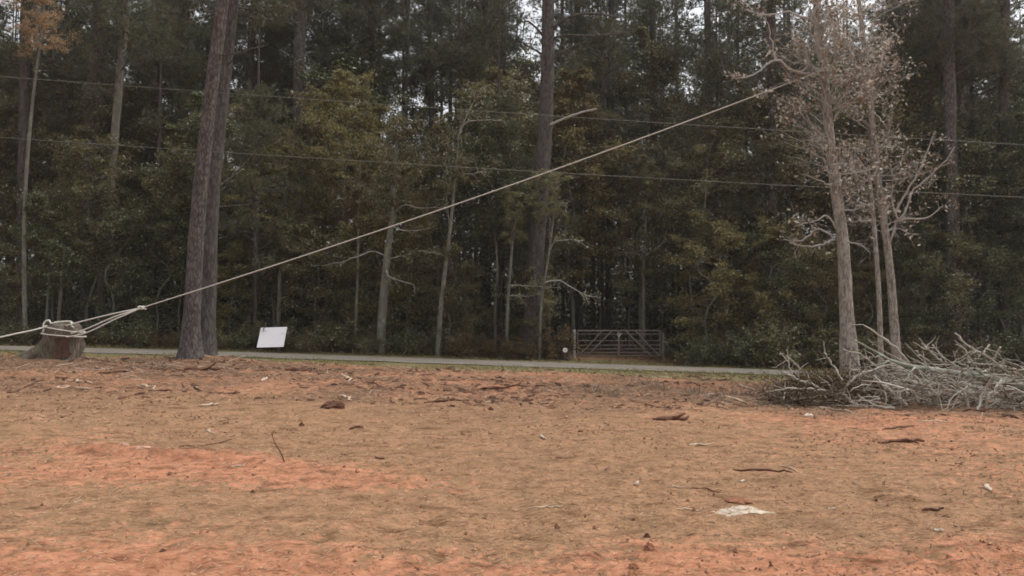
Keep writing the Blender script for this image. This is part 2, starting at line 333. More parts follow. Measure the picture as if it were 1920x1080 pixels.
# ------------------------------------------------------------------ ground, road
def axis(parts):
    out = []
    for a, b_, s in parts: out.append(np.arange(a, b_, s))
    return np.unique(np.round(np.concatenate(out), 4))
xs = axis([(-400, -60, 25), (-60, -24, 1.2), (-24, -9, 0.16), (-9, -4.2, 0.07), (-4.2, 4.2, 0.035), (4.2, 9, 0.07), (9, 20, 0.16), (20, 60, 1.2), (60, 401, 25)])
ys = axis([(-200, 0, 20), (0, 4.2, 0.3), (4.2, 9, 0.03), (9, 15, 0.055), (15, 34, 0.11), (34, 48, 0.3), (48, 110, 1.5), (110, 401, 20), (401, 1500, 150)])
X, Y = np.meshgrid(xs, ys); Z = terrain(X, Y)
nx, ny = len(xs), len(ys)
mb = MB(); idx = np.arange(nx * ny).reshape(ny, nx)
mb.add(np.stack([X, Y, Z], -1).reshape(-1, 3), np.stack([idx[:-1, :-1], idx[:-1, 1:], idx[1:, 1:], idx[1:, :-1]], -1).reshape(-1, 4))
gme = mb.mesh('ground', M['ground'])
def blob(x, y, cx, cy, rx, ry):
    return np.exp(-((((x - cx) / rx) ** 2 + ((y - cy) / ry) ** 2)))
xf, yf = X.ravel(), Y.ravel()
clay = 0.30 + 0.5 * (fbm(xf * 0.35, yf * 0.35, 41, 3) - 0.5)
clay += 0.42 * (1 - sstep(5.2, 6.6, yf + 0.8 * (fbm(xf * 0.8, yf * 0.2, 43, 3) - 0.5) * 2))
clay += 0.5 * blob(xf, yf + 0.36 * (xf + 4.1), -4.1, 9.6, 1.5, 0.35) + 0.62 * blob(xf, yf, -3.4, 8.8, 2.1, 0.85) + 0.30 * blob(xf, yf, -1.6, 8.2, 1.1, 0.4)
clay += 0.24 * sstep(16, 20, yf) * (1 - sstep(29, 34, yf)) + 0.35 * blob(xf, yf, 7.5, 15.5, 3.5, 2.0)
clay -= 0.30 * blob(xf, yf, -6.0, 15.0, 5.0, 2.6) + 0.25 * blob(xf, yf, 0.5, 10.5, 3.0, 2.0) + 0.2 * blob(xf, yf, 2.2, 7.4, 2.5, 0.8)
dirt = 0.24 + 0.6 * (fbm(xf * 0.5, yf * 0.5, 97, 4) - 0.5) + 0.30 * sstep(12, 19, yf) * (1 - sstep(30, 35, yf)) + 0.45 * blob(xf, yf, -14.8, 26, 3.2, 3.0) + 0.4 * blob(xf, yf, -10, 28.5, 5, 2.2) + 0.55 * blob(xf, yf, 9.8, 19.6, 4.5, 1.5) + 0.3 * blob(xf, yf, 5.0, 22, 3.5, 2.5)
green = 1.0 * sstep(31.0, 34.0, yf + (fbm(xf * 0.6, yf * 0.6, 47, 3) - 0.5) * 4.5) * (1 - sstep(43.5, 45.5, yf)) - 0.25 * blob(xf, yf, 4.5, 43, 3.5, 2.5) + 1.3 * blob(xf, yf, 9.5, 32.0, 4.6, 2.7) + 0.12 * blob(xf, yf, -6, 15, 4, 2)
litter = sstep(42.3, 44.5, yf + (fbm(xf * 0.5, yf * 0.5, 51, 3) - 0.5) * 2.0) * (1 - 0.75 * blob(xf, yf, 5.0, 44, 3.4, 2.5))
for nm_, arr in (('clay', clay), ('dirt', dirt), ('green', green), ('litter', litter)):
    at = gme.attributes.new(nm_, 'FLOAT', 'POINT'); at.data.foreach_set('value', np.clip(arr, -1, 2).astype(np.float32))
tag(put('ground', gme), kind='structure')

rx = np.arange(-140, 140.1, 0.8); rv = np.linspace(0, 1, 9)
def road_strip(name, y0, y1, lift, mat, parent=None, wob=0.0):
    mb = MB(); XX, VV = np.meshgrid(rx, rv)
    YY = y0 + (y1 - y0) * VV
    if wob:
        YY = YY + (VV < 0.05) * (fbm(XX * 0.7, XX * 0, 61, 3) - 0.5) * wob + (VV > 0.95) * (fbm(XX * 0.7, XX * 0 + 9, 63, 3) - 0.5) * wob
    u = (YY - ROAD_NEAR) / (ROAD_FAR - ROAD_NEAR)
    ZZ = terrain(XX, YY * 0 + 38.5) + 0.03 + lift + 0.05 * (1 - (2 * u - 1) ** 2)
    n_ = len(rx); ii = np.arange(n_ * 9).reshape(9, n_)
    mb.add(np.stack([XX, YY, ZZ], -1).reshape(-1, 3), np.stack([ii[:-1, :-1], ii[:-1, 1:], ii[1:, 1:], ii[1:, :-1]], -1).reshape(-1, 4))
    return mb.build(name, mat, parent)
road = tag(road_strip('road', ROAD_NEAR, ROAD_FAR, 0, M['road'], None, 0.5), kind='structure')
road_strip('edge_line', ROAD_FAR - 0.42, ROAD_FAR - 0.30, 0.004, M['line'], road)
road_strip('edge_line', ROAD_NEAR + 0.32, ROAD_NEAR + 0.44, 0.004, M['line'], road)

# ------------------------------------------------------------------ tree crowns (shared meshes)
def branch_path(p0, direc, length, rng, n=6, wobble=0.12, lift=0.0):
    pts = [np.array(p0, float)]; d = norm(np.array(direc, float))
    for i in range(n - 1):
        d = norm(d + rng.normal(size=3) * wobble + np.array([0, 0, lift])); pts.append(pts[-1] + d * length / (n - 1))
    return np.array(pts)
def pine_crown(seed, H=10.0, Rm=3.2, nb=46, clumps=34):
    rng = np.random.default_rng(seed); mb = MB(); C = []; D = []
    tube(mb, [[0, 0, 0], [rng.normal() * .1, rng.normal() * .1, H * 0.5], [0, 0, H]], [0.14, 0.09, 0.02], 6, 0)
    for i in range(nb):
        u = (i + rng.random()) / nb; z = H * (0.02 + 0.95 * u); L = Rm * (0.45 + 0.75 * math.sin(math.pi * min(1, 0.15 + u * 0.8))) * rng.uniform(0.6, 1.15) * (1.05 - 0.55 * u)
        a = rng.uniform(0, 2 * np.pi); bp = branch_path([0, 0, z], [math.cos(a), math.sin(a), rng.uniform(-0.15, 0.45)], L, rng, 6, 0.14, 0.05)
        tube(mb, bp, np.linspace(0.04, 0.012, 6), 4, 0, cap=False)
        for k in range(clumps):
            t = rng.uniform(0.3, 1.0); q = t * 5; j = min(int(q), 4); p = bp[j] + (bp[j + 1] - bp[j]) * (q - j)
            off = rng.normal(size=3) * np.array([0.34, 0.34, 0.2]); C.append(p + off); D.append(norm((bp[j + 1] - bp[j]) / L * 4 + off + np.array([0, 0, 0.35])))
    needles(mb, np.array(C), np.array(D), rng, 15, 0.29, 0.034, 1)
    return mb
PINE = [pine_crown(100 + i, 10.0, (3.9, 3.4, 4.4)[i], (54, 48, 60)[i]).mesh('pine_crown', [M['dark_bark'], M['needle']]) for i in range(3)]

def hardwood(seed, H=8.0, base=0.18, Rm=2.4, nb=34, nleaf=5200, leaf=0.165, r0=0.075, lean=0.3, flat=0.5):
    """local origin at the ground; returns trunk and crown builders"""
    rng = np.random.default_rng(seed); tr = MB(); cr = MB()
    tp = np.array([[0, 0, -0.2]] + [[rng.normal() * 0.12 * k + lean * (k / 5) ** 1.5 * math.cos(seed), rng.normal() * 0.12 * k + lean * (k / 5) ** 1.5 * math.sin(seed), H * k / 6] for k in range(1, 7)])
    tp = resample(tp, 14); tube(tr, tp, np.linspace(r0, 0.012, 14), 7, 0, 0.12, rng)
    C = []; per = nleaf // (nb * 4)
    for i in range(nb):
        u = base + (1 - base) * (i + rng.random()) / nb; q = u * 13; j = min(int(q), 12); p = tp[j] + (tp[j + 1] - tp[j]) * (q - j)
        w = math.sin(math.pi * min(0.97, 0.22 + 0.78 * (u - base) / (1 - base))) ** 0.7
        L = Rm * w * rng.uniform(0.55, 1.2) + 0.25; a = rng.uniform(0, 2 * np.pi)
        bp = branch_path(p, [math.cos(a), math.sin(a), rng.uniform(0.0, 0.7)], L, rng, 6, 0.2, -0.03)
        tube(tr, bp, np.linspace(max(0.009, r0 * 0.32 * (1 - u * 0.5)), 0.005, 6), 4, 0, cap=False)
        for s in range(4):
            t = rng.uniform(0.25, 1.0) * 5; jj = min(int(t), 4); p2 = bp[jj] + (bp[jj + 1] - bp[jj]) * (t - jj)
            d2 = norm(bp[jj + 1] - bp[jj]) + rng.normal(size=3) * np.array([0.8, 0.8, 0.35]); L2 = L * rng.uniform(0.25, 0.5)
            sp = branch_path(p2, d2, L2, rng, 4, 0.2, -0.04); tube(tr, sp, np.linspace(0.007, 0.003, 4), 3, 0, cap=False)
            tt = rng.uniform(0.1, 1.0, per) * 3; j3 = np.minimum(tt.astype(int), 2); q3 = sp[j3] + (sp[j3 + 1] - sp[j3]) * (tt - j3)[:, None]
            C.append(q3 + rng.normal(size=(per, 3)) * np.array([0.13, 0.13, 0.07]) * (0.6 + L2))
    leaves(cr, np.concatenate(C), rng, leaf, leaf * 0.52, flat, 0)
    return tr, cr
HW = []
for i, kw in enumerate([dict(H=8, Rm=2.3, nleaf=11000, nb=44), dict(H=8, Rm=2.8, base=0.12, nleaf=14000, nb=52), dict(H=8, Rm=1.8, base=0.25, nleaf=8500, nb=40), dict(H=8, Rm=2.6, base=0.35, nleaf=11000, lean=0.9), dict(H=8, Rm=2.1, base=0.08, nleaf=13000, nb=50, leaf=0.15)]):
    HW.append(hardwood(200 + i * 7, **kw))
for i, kw in enumerate([dict(H=16, Rm=3.0, base=0.3, nleaf=22000, nb=64, leaf=0.17, r0=0.11), dict(H=16, Rm=2.6, base=0.42, nleaf=17000, nb=54, leaf=0.17, r0=0.10, lean=0.8), dict(H=16, Rm=3.4, base=0.22, nleaf=26000, nb=74, leaf=0.18, r0=0.12)]):
    HW.append(hardwood(260 + i * 7, **kw))
HWH = [8.0] * 5 + [16.0] * 3
LEAFM = ['leaf_olive', 'leaf_green', 'leaf_gold', 'leaf_orange', 'leaf_brown']
HW_TRUNK = [t.mesh('trunk', M['grey_bark']) for t, _ in HW]
HW_CROWN = {}
def hw_crown(i, lm):
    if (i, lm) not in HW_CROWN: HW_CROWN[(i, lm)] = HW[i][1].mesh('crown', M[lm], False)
    return HW_CROWN[(i, lm)]
def shrub(seed, H=2.0, Rm=1.1, stems=14, nleaf=2600, leaf=0.11):
    rng = np.random.default_rng(seed); tr = MB(); cr = MB(); C = []
    for s in range(stems):
        a = rng.uniform(0, 2 * np.pi); bp = branch_path([rng.normal() * .12, rng.normal() * .12, -0.05], [math.cos(a) * .5, math.sin(a) * .5, 1.0], H * rng.uniform(0.6, 1.05), rng, 7, 0.2, -0.03)
        tube(tr, bp, np.linspace(0.016, 0.004, 7), 4, 0, cap=False)
        for k in range(3):
            t = rng.uniform(0.2, 1) * 6; j = min(int(t), 5); p2 = bp[j] + (bp[j + 1] - bp[j]) * (t - j)
            sp = branch_path(p2, rng.normal(size=3) * [1, 1, .5] + [0, 0, .3], Rm * rng.uniform(.3, .7), rng, 4, .2); tube(tr, sp, np.linspace(.006, .003, 4), 3, 0, cap=False)
            per = nleaf // (stems * 3); tt = rng.uniform(0, 1, per) * 3; j3 = np.minimum(tt.astype(int), 2); q3 = sp[j3] + (sp[j3 + 1] - sp[j3]) * (tt - j3)[:, None]
            C.append(q3 + rng.normal(size=(per, 3)) * .1)
    leaves(cr, np.concatenate(C), rng, leaf, leaf * .5, .6, 0)
    return tr, cr
SH = [shrub(300 + i, *a) for i, a in enumerate([(2.0, 1.1), (1.6, 1.4, 16, 2400), (2.4, 1.0, 12, 2200, 0.13)])]
SH_STEM = [t.mesh('stems', M['grey_bark']) for t, _ in SH]; SH_CROWN = {}
def sh_crown(i, lm):
    if (i, lm) not in SH_CROWN: SH_CROWN[(i, lm)] = SH[i][1].mesh('foliage', M[lm], False)
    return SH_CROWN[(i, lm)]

# ------------------------------------------------------------------ trees that stand out one by one
def trunk_path(pts_px, depth, top_z=None, base_extra=True):
    pts = [P(px, py, depth) for px, py in pts_px]                          # listed from the ground upwards
    x0, y0 = pts[0][0], depth; g = tz(x0, y0)
    pts[0] = np.array([x0, y0, g - 0.3])
    if top_z is not None and top_z > pts[-1][2] + 0.5:
        d = norm(pts[-1] - pts[-2]); k = (top_z - pts[-1][2]) / max(d[2], 0.3); pts.append(pts[-1] + d * k * np.array([0.7, 0.7, 1]))
    return np.array(pts), np.array([x0, y0, g])
def px_m(w, d): return w * d / FPX
def pine(pts_px, depth, w0, w1, label, top=24.0, crown=0, barkm='pine_bark', seed=0, stubs=6, limbs=(), crown_s=1.0, group='tall pines of the wood', crown_z=None, flare=1.5):
    rng = np.random.default_rng(1000 + seed)
    pts, base = trunk_path(pts_px, depth, top); root = tag(empty('pine_tree', base), label, 'tree', group)
    p = resample(pts, 34) - base; zz = p[:, 2] / max(p[-1, 2], 1)
    ztop = (P(0, 0, depth)[2] - base[2])
    r = 0.5 * px_m(w0 + (w1 - w0) * np.clip(p[:, 2] / ztop, 0, 1), depth) * np.clip(1.0 - 0.75 * np.clip((p[:, 2] - ztop) / max(p[-1, 2] - ztop, 0.1), 0, 1), 0.15, 1)
    r = r * (1 + (flare - 1) * np.exp(-np.maximum(p[:, 2], 0) / 0.45))
    mb = MB(); tube(mb, p, r, 14, 0, 0.10, rng); tb = mb.build('trunk', M[barkm], root)
    for i in range(stubs):                                                  # dead limbs on the bare trunk
        k = int(rng.uniform(7, 26)); a = rng.uniform(0, 2 * np.pi); L = rng.uniform(0.5, 2.2)
        bp = branch_path(p[k], [math.cos(a), math.sin(a), rng.uniform(-0.1, 0.4)], L + r[k], rng, 6, 0.16)
        mb = MB(); tube(mb, bp, np.linspace(0.03, 0.008, 6), 5); mb.build('dead_limb', M['dark_bark'], root)
    for lp, w in limbs:
        q = np.array([P(a_, b_, depth + dd) for a_, b_, dd in lp]) - base; q = resample(q, 12)
        mb = MB(); tube(mb, q, 0.5 * px_m(np.linspace(w, w * 0.35, 12), depth), 6, 0, 0.1, rng); mb.build('limb', M[barkm if w > 0 else barkm], root)
    cz = crown_z if crown_z is not None else (p[-1, 2] - 9.6 * crown_s)
    k = int(np.argmin(np.abs(p[:, 2] - cz)))
    c = put('crown', PINE[crown % 3], root, tuple(p[k])); c.rotation_euler = (0, 0, rng.uniform(0, 6.28)); c.scale = (crown_s,) * 3; c['kind'] = 'stuff'
    return root

pine([(357, 655), (364, 520), (372, 400), (387, 250), (405, 100), (418, 0)], 31, 31, 22, 'grey-brown pine trunk leaning right, front one of the twin pines beside the road', 25, 0, 'pine_bark', 1, 3,
     [([(405, 105, 0), (440, 100, -.3), (470, 92, -.5), (505, 84, -.6)], 4), ([(372, 292, 0), (340, 290, -.3), (318, 283, -.4)], 3), ([(368, 303, 0), (345, 303, -.3), (315, 300, -.5)], 3)], 1.0, flare=1.9)
pine([(386, 655), (390, 520), (394, 400), (408, 250), (424, 100), (435, 0)], 33, 33, 25, 'dark grey pine trunk standing just behind the front leaning twin pine', 24, 1, 'dark_bark', 2, 4,
     [([(412, 215, 0), (440, 210, .4), (470, 212, .6)], 3), ([(410, 350, 0), (430, 335, .3), (460, 305, .6), (480, 280, .9)], 4)], 1.0, flare=1.5)
centre_pine = pine([(997, 650), (1000, 560), (1008, 430), (1018, 300), (1026, 150), (1028, 0)], 45, 36, 23, 'large centre pine with spreading dark limbs left of the gate', 27, 2, 'dark_bark', 3, 5,
     [([(1030, 65, 0), (1045, 45, -.3), (1080, 28, -.5), (1120, 26, -.7), (1160, 33, -.8)], 8), ([(1030, 75, 0), (1060, 66, -.4), (1110, 67, -.6), (1190, 60, -.8)], 5),
      ([(1030, 118, 0), (1050, 100, -.3), (1080, 85, -.5), (1105, 76, -.6)], 6), ([(1020, 70, 0), (1005, 52, -.2), (985, 40, -.4), (980, 75, -.5)], 5), ([(1022, 105, 0), (1000, 92, -.2), (975, 78, -.5)], 5),
      ([(1022, 10, 0), (1018, -10, -.2), (1000, -40, -.4)], 6), ([(1016, 395, 0), (1040, 380, -.4), (1080, 370, -.6)], 4)], 1.15, crown_z=21)
cb_ = np.array(centre_pine.location); q = resample(np.array([P(1024, 238, 44.95), P(1034, 233, 44.7), P(1062, 221, 44.2), P(1090, 211, 43.8), P(1119, 204, 43.5)]) - cb_, 12)
mb = MB(); tube(mb, q, 0.5 * px_m(np.linspace(6, 3, 12), 44), 6, 0, 0.25, np.random.default_rng(6)); tag(mb.build('broken_limb', M['twig'], centre_pine), 'pale stripped broken limb')
pine([(1788, 640), (1786, 400), (1781, 200), (1778, 0)], 46, 25, 19, 'straight grey pine trunk near the right edge behind the brush pile', 26, 0, 'pine_bark', 4, 6,
     [([(1780, 62, 0), (1800, 63, -.3), (1816, 63, -.4)], 3), ([(1783, 145, 0), (1800, 135, .3), (1825, 120, .5), (1860, 118, .7)], 5), ([(1780, 145, 0), (1768, 135, -.3), (1760, 128, -.4)], 5)], 1.0)
pine([(1808, 640), (1805, 480), (1803, 300), (1800, 0)], 48, 12, 9, 'thin grey pine close behind the straight grey pine at right', 24, 1, 'pine_bark', 5, 3)
pine([(1452, 645), (1450, 450), (1447, 250), (1446, 0)], 50, 20, 15, 'dark straight pine left of the roped pale tree', 25, 2, 'dark_bark', 6, 7)
pine([(562, 650), (560, 400), (560, 150), (566, 0)], 54, 20, 20, 'dark thick pine trunk high above the white board', 28, 0, 'dark_bark', 7, 7, [([(563, 105, 0), (578, 100, .2), (600, 98, .4)], 4)], crown_z=21)
pine([(648, 650), (648, 300), (652, 120), (658, 0)], 60, 12, 12, 'slim dark pine right of the thick pine above the white board', 29, 1, 'dark_bark', 8, 8)
pine([(186, 640), (190, 560), (200, 450), (214, 270), (227, 120), (238, 0)], 48, 16, 14, 'slim pale grey pine leaning right above the stump', 25, 2, 'grey_bark', 9, 4)
pine([(165, 640), (168, 500), (172, 270), (180, 120), (189, 0)], 51, 30, 27, 'thick dark pine just left of the slim pale pine over the stump', 27, 0, 'dark_bark', 10, 4)
pine([(1664, 640), (1668, 400), (1672, 200), (1672, 0)], 52, 17, 14, 'dark pine seen between the two pale bare trees and the right edge', 26, 1, 'dark_bark', 11, 5)
pine([(1745, 640), (1744, 400), (1742, 200), (1740, 0)], 50, 18, 16, 'dark pine immediately left of the straight grey pine at right', 25, 2, 'dark_bark', 12, 5)
pine([(705, 650), (703, 300), (698, 100), (697, 0)], 58, 12, 11, 'slim dark pine over the mossy slanting understory trunk', 28, 0, 'dark_bark', 13, 8)
pine([(812, 650), (810, 300), (808, 100), (806, 0)], 60, 12, 10, 'slim dark pine midway between the white board and centre pine', 29, 1, 'dark_bark', 14, 7)
pine([(1332, 650), (1331, 300), (1328, 100), (1326, 0)], 55, 15, 13, 'dark pine standing behind the bushes right of the gate', 27, 2, 'dark_bark', 15, 6)
pine([(350, 650), (345, 400), (343, 180), (346, 0)], 55, 20, 19, 'dark pine partly hidden behind the left of the twin pines', 27, 1, 'dark_bark', 16, 4)
pine([(296, 650), (296, 400), (295, 200), (297, 0)], 60, 12, 11, 'slim dark pine deep in the wood left of the twin pines', 29, 2, 'dark_bark', 17, 6)
pine([(1084, 600), (1084, 300), (1082, 100), (1082, 0)], 62, 14, 12, 'slim dark pine just right of the centre pine', 30, 0, 'dark_bark', 18, 4, crown_z=22)
pine([(1140, 600), (1143, 300), (1146, 100), (1147, 0)], 58, 14, 12, 'dark pine high above the left half of the gate', 28, 1, 'dark_bark', 19, 4)
pine([(1228, 600), (1226, 300), (1224, 100), (1224, 0)], 60, 13, 12, 'dark pine high above the right half of the gate', 29, 2, 'dark_bark', 20, 5)
pine([(40, 640), (44, 300), (50, 0)], 50, 20, 17, 'dark pine at the far left edge beyond the stump', 26, 0, 'dark_bark', 21, 4)
pine([(1880, 640), (1880, 300), (1885, 0)], 49, 20, 17, 'dark pine at the far right edge beyond the brush pile', 26, 1, 'dark_bark', 22, 4)
pine([(462, 650), (465, 300), (470, 100), (478, 0)], 57, 16, 14, 'dark pine between the twin pines and the thick pine above the board', 28, 2, 'dark_bark', 23, 5)
pine([(905, 650), (908, 300), (910, 0)], 56, 14, 12, 'dark pine left of the centre pine, half hidden by leaves', 28, 0, 'dark_bark', 24, 5)

def slim_tree(pts_px, depth, w0, w1, label, lm='leaf_olive', hw=0, cs=0.5, seed=0, top=None, cz=0.35, branches=(), barkm='grey_bark'):
    rng = np.random.default_rng(2000 + seed); pts, base = trunk_path(pts_px, depth, top)
    root = tag(empty('understory_tree', base), label, 'tree', 'slim understory trees'); p = resample(pts, 22) - base
    mb = MB(); tube(mb, p, 0.5 * px_m(np.interp(np.linspace(0, 1, 22), [0, 0.6, 1], [w0, w1, 0.8]), depth), 8, 0, 0.14, rng); mb.build('trunk', M[barkm], root)
    for lp, w in branches:
        q = np.array([P(a_, b_, depth + dd) for a_, b_, dd in lp]) - base; q = resample(q, 12); q[1:] += np.cumsum(rng.normal(size=(11, 3)) * 0.022, 0) * [1, 1, 1.3]
        mb = MB(); tube(mb, q, 0.36 * px_m(np.linspace(w, w * 0.25, 12), depth), 5, 0, 0.2, rng)
        tips = []
        for k_ in range(11):
            j_ = int(rng.integers(2, 12)); t_ = branch_path(q[j_], norm(q[j_] - q[j_ - 1]) + rng.normal(size=3) * 0.55 + [0, 0, 0.15], rng.uniform(0.3, 1.0), rng, 5, 0.18); tube(mb, t_, np.linspace(0.012, 0.004, 5), 4, cap=False); tips.append(t_[1:])
        o = mb.build('limb', M['twig'], root); tips = np.concatenate(tips); C_ = tips[rng.integers(0, len(tips), 90)] + rng.normal(size=(90, 3)) * 0.12
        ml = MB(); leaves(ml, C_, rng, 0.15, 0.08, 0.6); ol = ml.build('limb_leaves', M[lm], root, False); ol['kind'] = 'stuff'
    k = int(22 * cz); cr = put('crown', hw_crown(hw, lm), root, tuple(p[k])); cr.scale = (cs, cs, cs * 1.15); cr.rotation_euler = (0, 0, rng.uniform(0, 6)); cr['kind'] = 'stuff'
    lb = put('branches', HW_TRUNK[hw], root, tuple(p[k])); lb.scale = cr.scale; lb.rotation_euler = cr.rotation_euler; lb['kind'] = 'stuff'
slim_tree([(712, 660), (722, 520), (735, 400), (742, 280), (748, 180)], 43.6, 18, 10, 'mossy grey slanting trunk with curved pale limbs right of the white board', 'leaf_olive', 0, 0.72, 1, 13, 0.45,
          [([(724, 500, 0), (727, 515, -.3), (740, 523, -.5), (775, 533, -.7), (778, 550, -.7)], 4), ([(730, 485, 0), (750, 482, -.3), (770, 480, -.4)], 3), ([(735, 425, 0), (765, 435, -.5), (800, 432, -.8)], 4),
           ([(741, 395, 0), (760, 385, -.3), (790, 390, -.4), (830, 388, -.5)], 3), ([(722, 480, 0), (700, 470, -.3), (675, 478, -.5), (640, 490, -.7), (610, 497, -.8)], 4)])
slim_tree([(820, 662), (828, 560), (843, 440), (857, 290), (866, 200)], 43.2, 11, 6, 'thin pale trunk slanting right midway between board and gate', 'leaf_olive', 2, 0.66, 2, 13, 0.5,
          [([(850, 330, 0), (880, 322, -.3), (915, 316, -.4)], 3), ([(862, 245, 0), (880, 230, -.3), (915, 226, -.5), (945, 228, -.6)], 4), ([(858, 262, 0), (870, 235, -.3), (885, 200, -.5), (905, 170, -.7)], 3), ([(838, 480, 0), (815, 474, -.3), (790, 478, -.5)], 3)])
slim_tree([(948, 645), (953, 560), (960, 470), (970, 380)], 44, 8, 5, 'pale thin sapling trunk just left of the centre pine', 'leaf_olive', 2, 0.45, 3, 9, 0.55, [([(955, 555, 0), (985, 556, -.3), (1010, 557, -.4)], 3), ([(957, 535, 0), (985, 533, -.3), (1020, 536, -.6)], 2.5)])
slim_tree([(1010, 650), (1016, 560), (1030, 470), (1046, 340)], 43.6, 6.5, 4, 'thin sapling trunk crossing the right side of the centre pine', 'leaf_olive', 3, 0.45, 4, 10, 0.6, [([(1030, 470, 0), (1040, 452, -.3), (1075, 450, -.6), (1100, 460, -.8)], 3), ([(1020, 530, 0), (1050, 527, -.4), (1075, 540, -.6), (1105, 556, -.8), (1130, 557, -.9)], 3.5)])
slim_tree([(521, 640), (524, 540), (530, 430), (540, 300)], 46, 9, 6, 'thin straight trunk rising behind the white board', 'leaf_olive', 1, 0.55, 5, 10, 0.45)
slim_tree([(664, 655), (670, 540), (672, 420), (676, 300)], 44.5, 7, 4, 'thin dark sapling between white board and slanting grey trunk', 'leaf_brown', 2, 0.5, 6, 9, 0.5)
slim_tree([(106, 640), (118, 500), (130, 400), (142, 330)], 44.5, 8, 5, 'pale sapling leaning right directly behind the stump', 'leaf_olive', 0, 0.5, 7, 9, 0.5)
slim_tree([(84, 640), (92, 520), (97, 430)], 44.2, 6, 4, 'thin sapling behind the left side of the stump', 'leaf_green', 2, 0.45, 8, 8, 0.5)
slim_tree([(1206, 620), (1207, 520), (1211, 400), (1214, 320)], 49, 8, 6, 'thin grey trunk standing behind the right half of the gate', 'leaf_olive', 3, 0.5, 9, 11, 0.6, [([(1209, 480, 0), (1225, 470, -.3), (1250, 455, -.5)], 3), ([(1208, 490, 0), (1195, 478, -.3), (1175, 475, -.5)], 3)])
slim_tree([(1730, 655), (1733, 480), (1735, 330)], 46.5, 7, 5, 'thin grey trunk left of the straight grey pine at right', 'leaf_green', 2, 0.5, 10, 10, 0.5)

mb = MB(); tube(mb, np.stack([np.zeros(9), np.zeros(9), np.linspace(-0.02, 1, 9)], 1) + np.random.default_rng(5).normal(size=(9, 3)) * [0.25, 0.25, 0], np.linspace(1, 0.35, 9), 7)
BACK_TRUNK = mb.mesh('trunk', M['dark_bark'])
YOUNG_TRUNK = BACK_TRUNK
# ------------------------------------------------------------------ filler understory, shrubs, back wood
LAND = [(-200, 'the left edge'), (110, 'the roped stump'), (375, 'the twin pines'), (508, 'the white board'), (716, 'the slanting grey trunk'), (1003, 'the centre pine'), (1160, 'the gate'), (1590, 'the roped bare tree'), (1786, 'the grey pine'), (2200, 'the right edge')]
ORD = ['first', 'second', 'third', 'fourth', 'fifth', 'sixth', 'seventh', 'eighth', 'ninth', 'tenth', 'eleventh', 'twelfth', 'thirteenth', 'fourteenth', 'fifteenth', 'sixteenth']
def label_row(items, head):
    """items: list of (px, adjective) -> one label each, counted from the landmark on the left towards the next one"""
    cnt = {}; out = [None] * len(items)
    for i in sorted(range(len(items)), key=lambda k: items[k][0]):
        px = items[i][0]; k = max(j for j in range(len(LAND)) if LAND[j][0] <= px); c = cnt.get(k, 0); cnt[k] = c + 1
        out[i] = '%s %s, %s from %s towards %s' % (items[i][1], head, ORD[min(c, 15)], LAND[k][1], LAND[k + 1][1])
    return out
ADJ = {'leaf_olive': 'olive', 'leaf_green': 'green', 'leaf_gold': 'golden', 'leaf_orange': 'orange-tan', 'leaf_brown': 'brown-leaved'}
rng = np.random.default_rng(77)
def tree_at(px, d, H, hw, lm, label, group, s=None):
    x = colx(px, d); g = tz(x, d); root = tag(empty('understory_tree', (x, d, g)), label, 'tree', group)
    k = H / HWH[hw]; wscale = k * (s or rng.uniform(0.85, 1.15)); rz = rng.uniform(0, 6.28)
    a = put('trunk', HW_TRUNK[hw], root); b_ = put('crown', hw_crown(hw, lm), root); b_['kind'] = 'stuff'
    for o in (a, b_): o.scale = (wscale, wscale, k); o.rotation_euler = (0, 0, rz)
def pick_leaf(px, low):
    if px > 1800: return 'leaf_green'
    if 560 < px < 760 and not low: return rng.choice(['leaf_gold', 'leaf_gold', 'leaf_olive'])
    if px < 330 and low: return rng.choice(['leaf_green', 'leaf_olive'])
    return rng.choice(['leaf_olive', 'leaf_olive', 'leaf_olive', 'leaf_green', 'leaf_gold', 'leaf_brown'], p=[.3, .2, .15, .12, .22, .01])
low = []
for px in np.arange(-70, 2000, 50):
    px = float(px + rng.uniform(-20, 20))
    if 1075 < px < 1255: continue
    big = rng.random() < 0.42; low.append((px, float(rng.uniform(45.5, 48.5) if big else rng.uniform(44.3, 47.0)), float(rng.uniform(10, 15) if big else rng.uniform(4.6, 8.2)), int(rng.integers(5, 8) if big else rng.integers(0, 5)), pick_leaf(px, not big)))
for it, lb in zip(low, label_row([(a[0], ('high ' if a[2] > 9 else 'low ') + ADJ[a[4]]) for a in low], 'front understory tree')): tree_at(*it, lb, 'front row understory trees')
tall = []
for px in np.arange(-90, 2010, 50):
    px = float(px + rng.uniform(-22, 22)); tall.append((px, float(rng.uniform(49, 56)), float(rng.uniform(11, 20)), int(rng.integers(5, 8)), pick_leaf(px, False)))
for it, lb in zip(tall, label_row([(a[0], 'tall ' + ADJ[a[4]]) for a in tall], 'understory tree')): tree_at(*it, lb, 'tall understory trees behind the front row', 1.0)
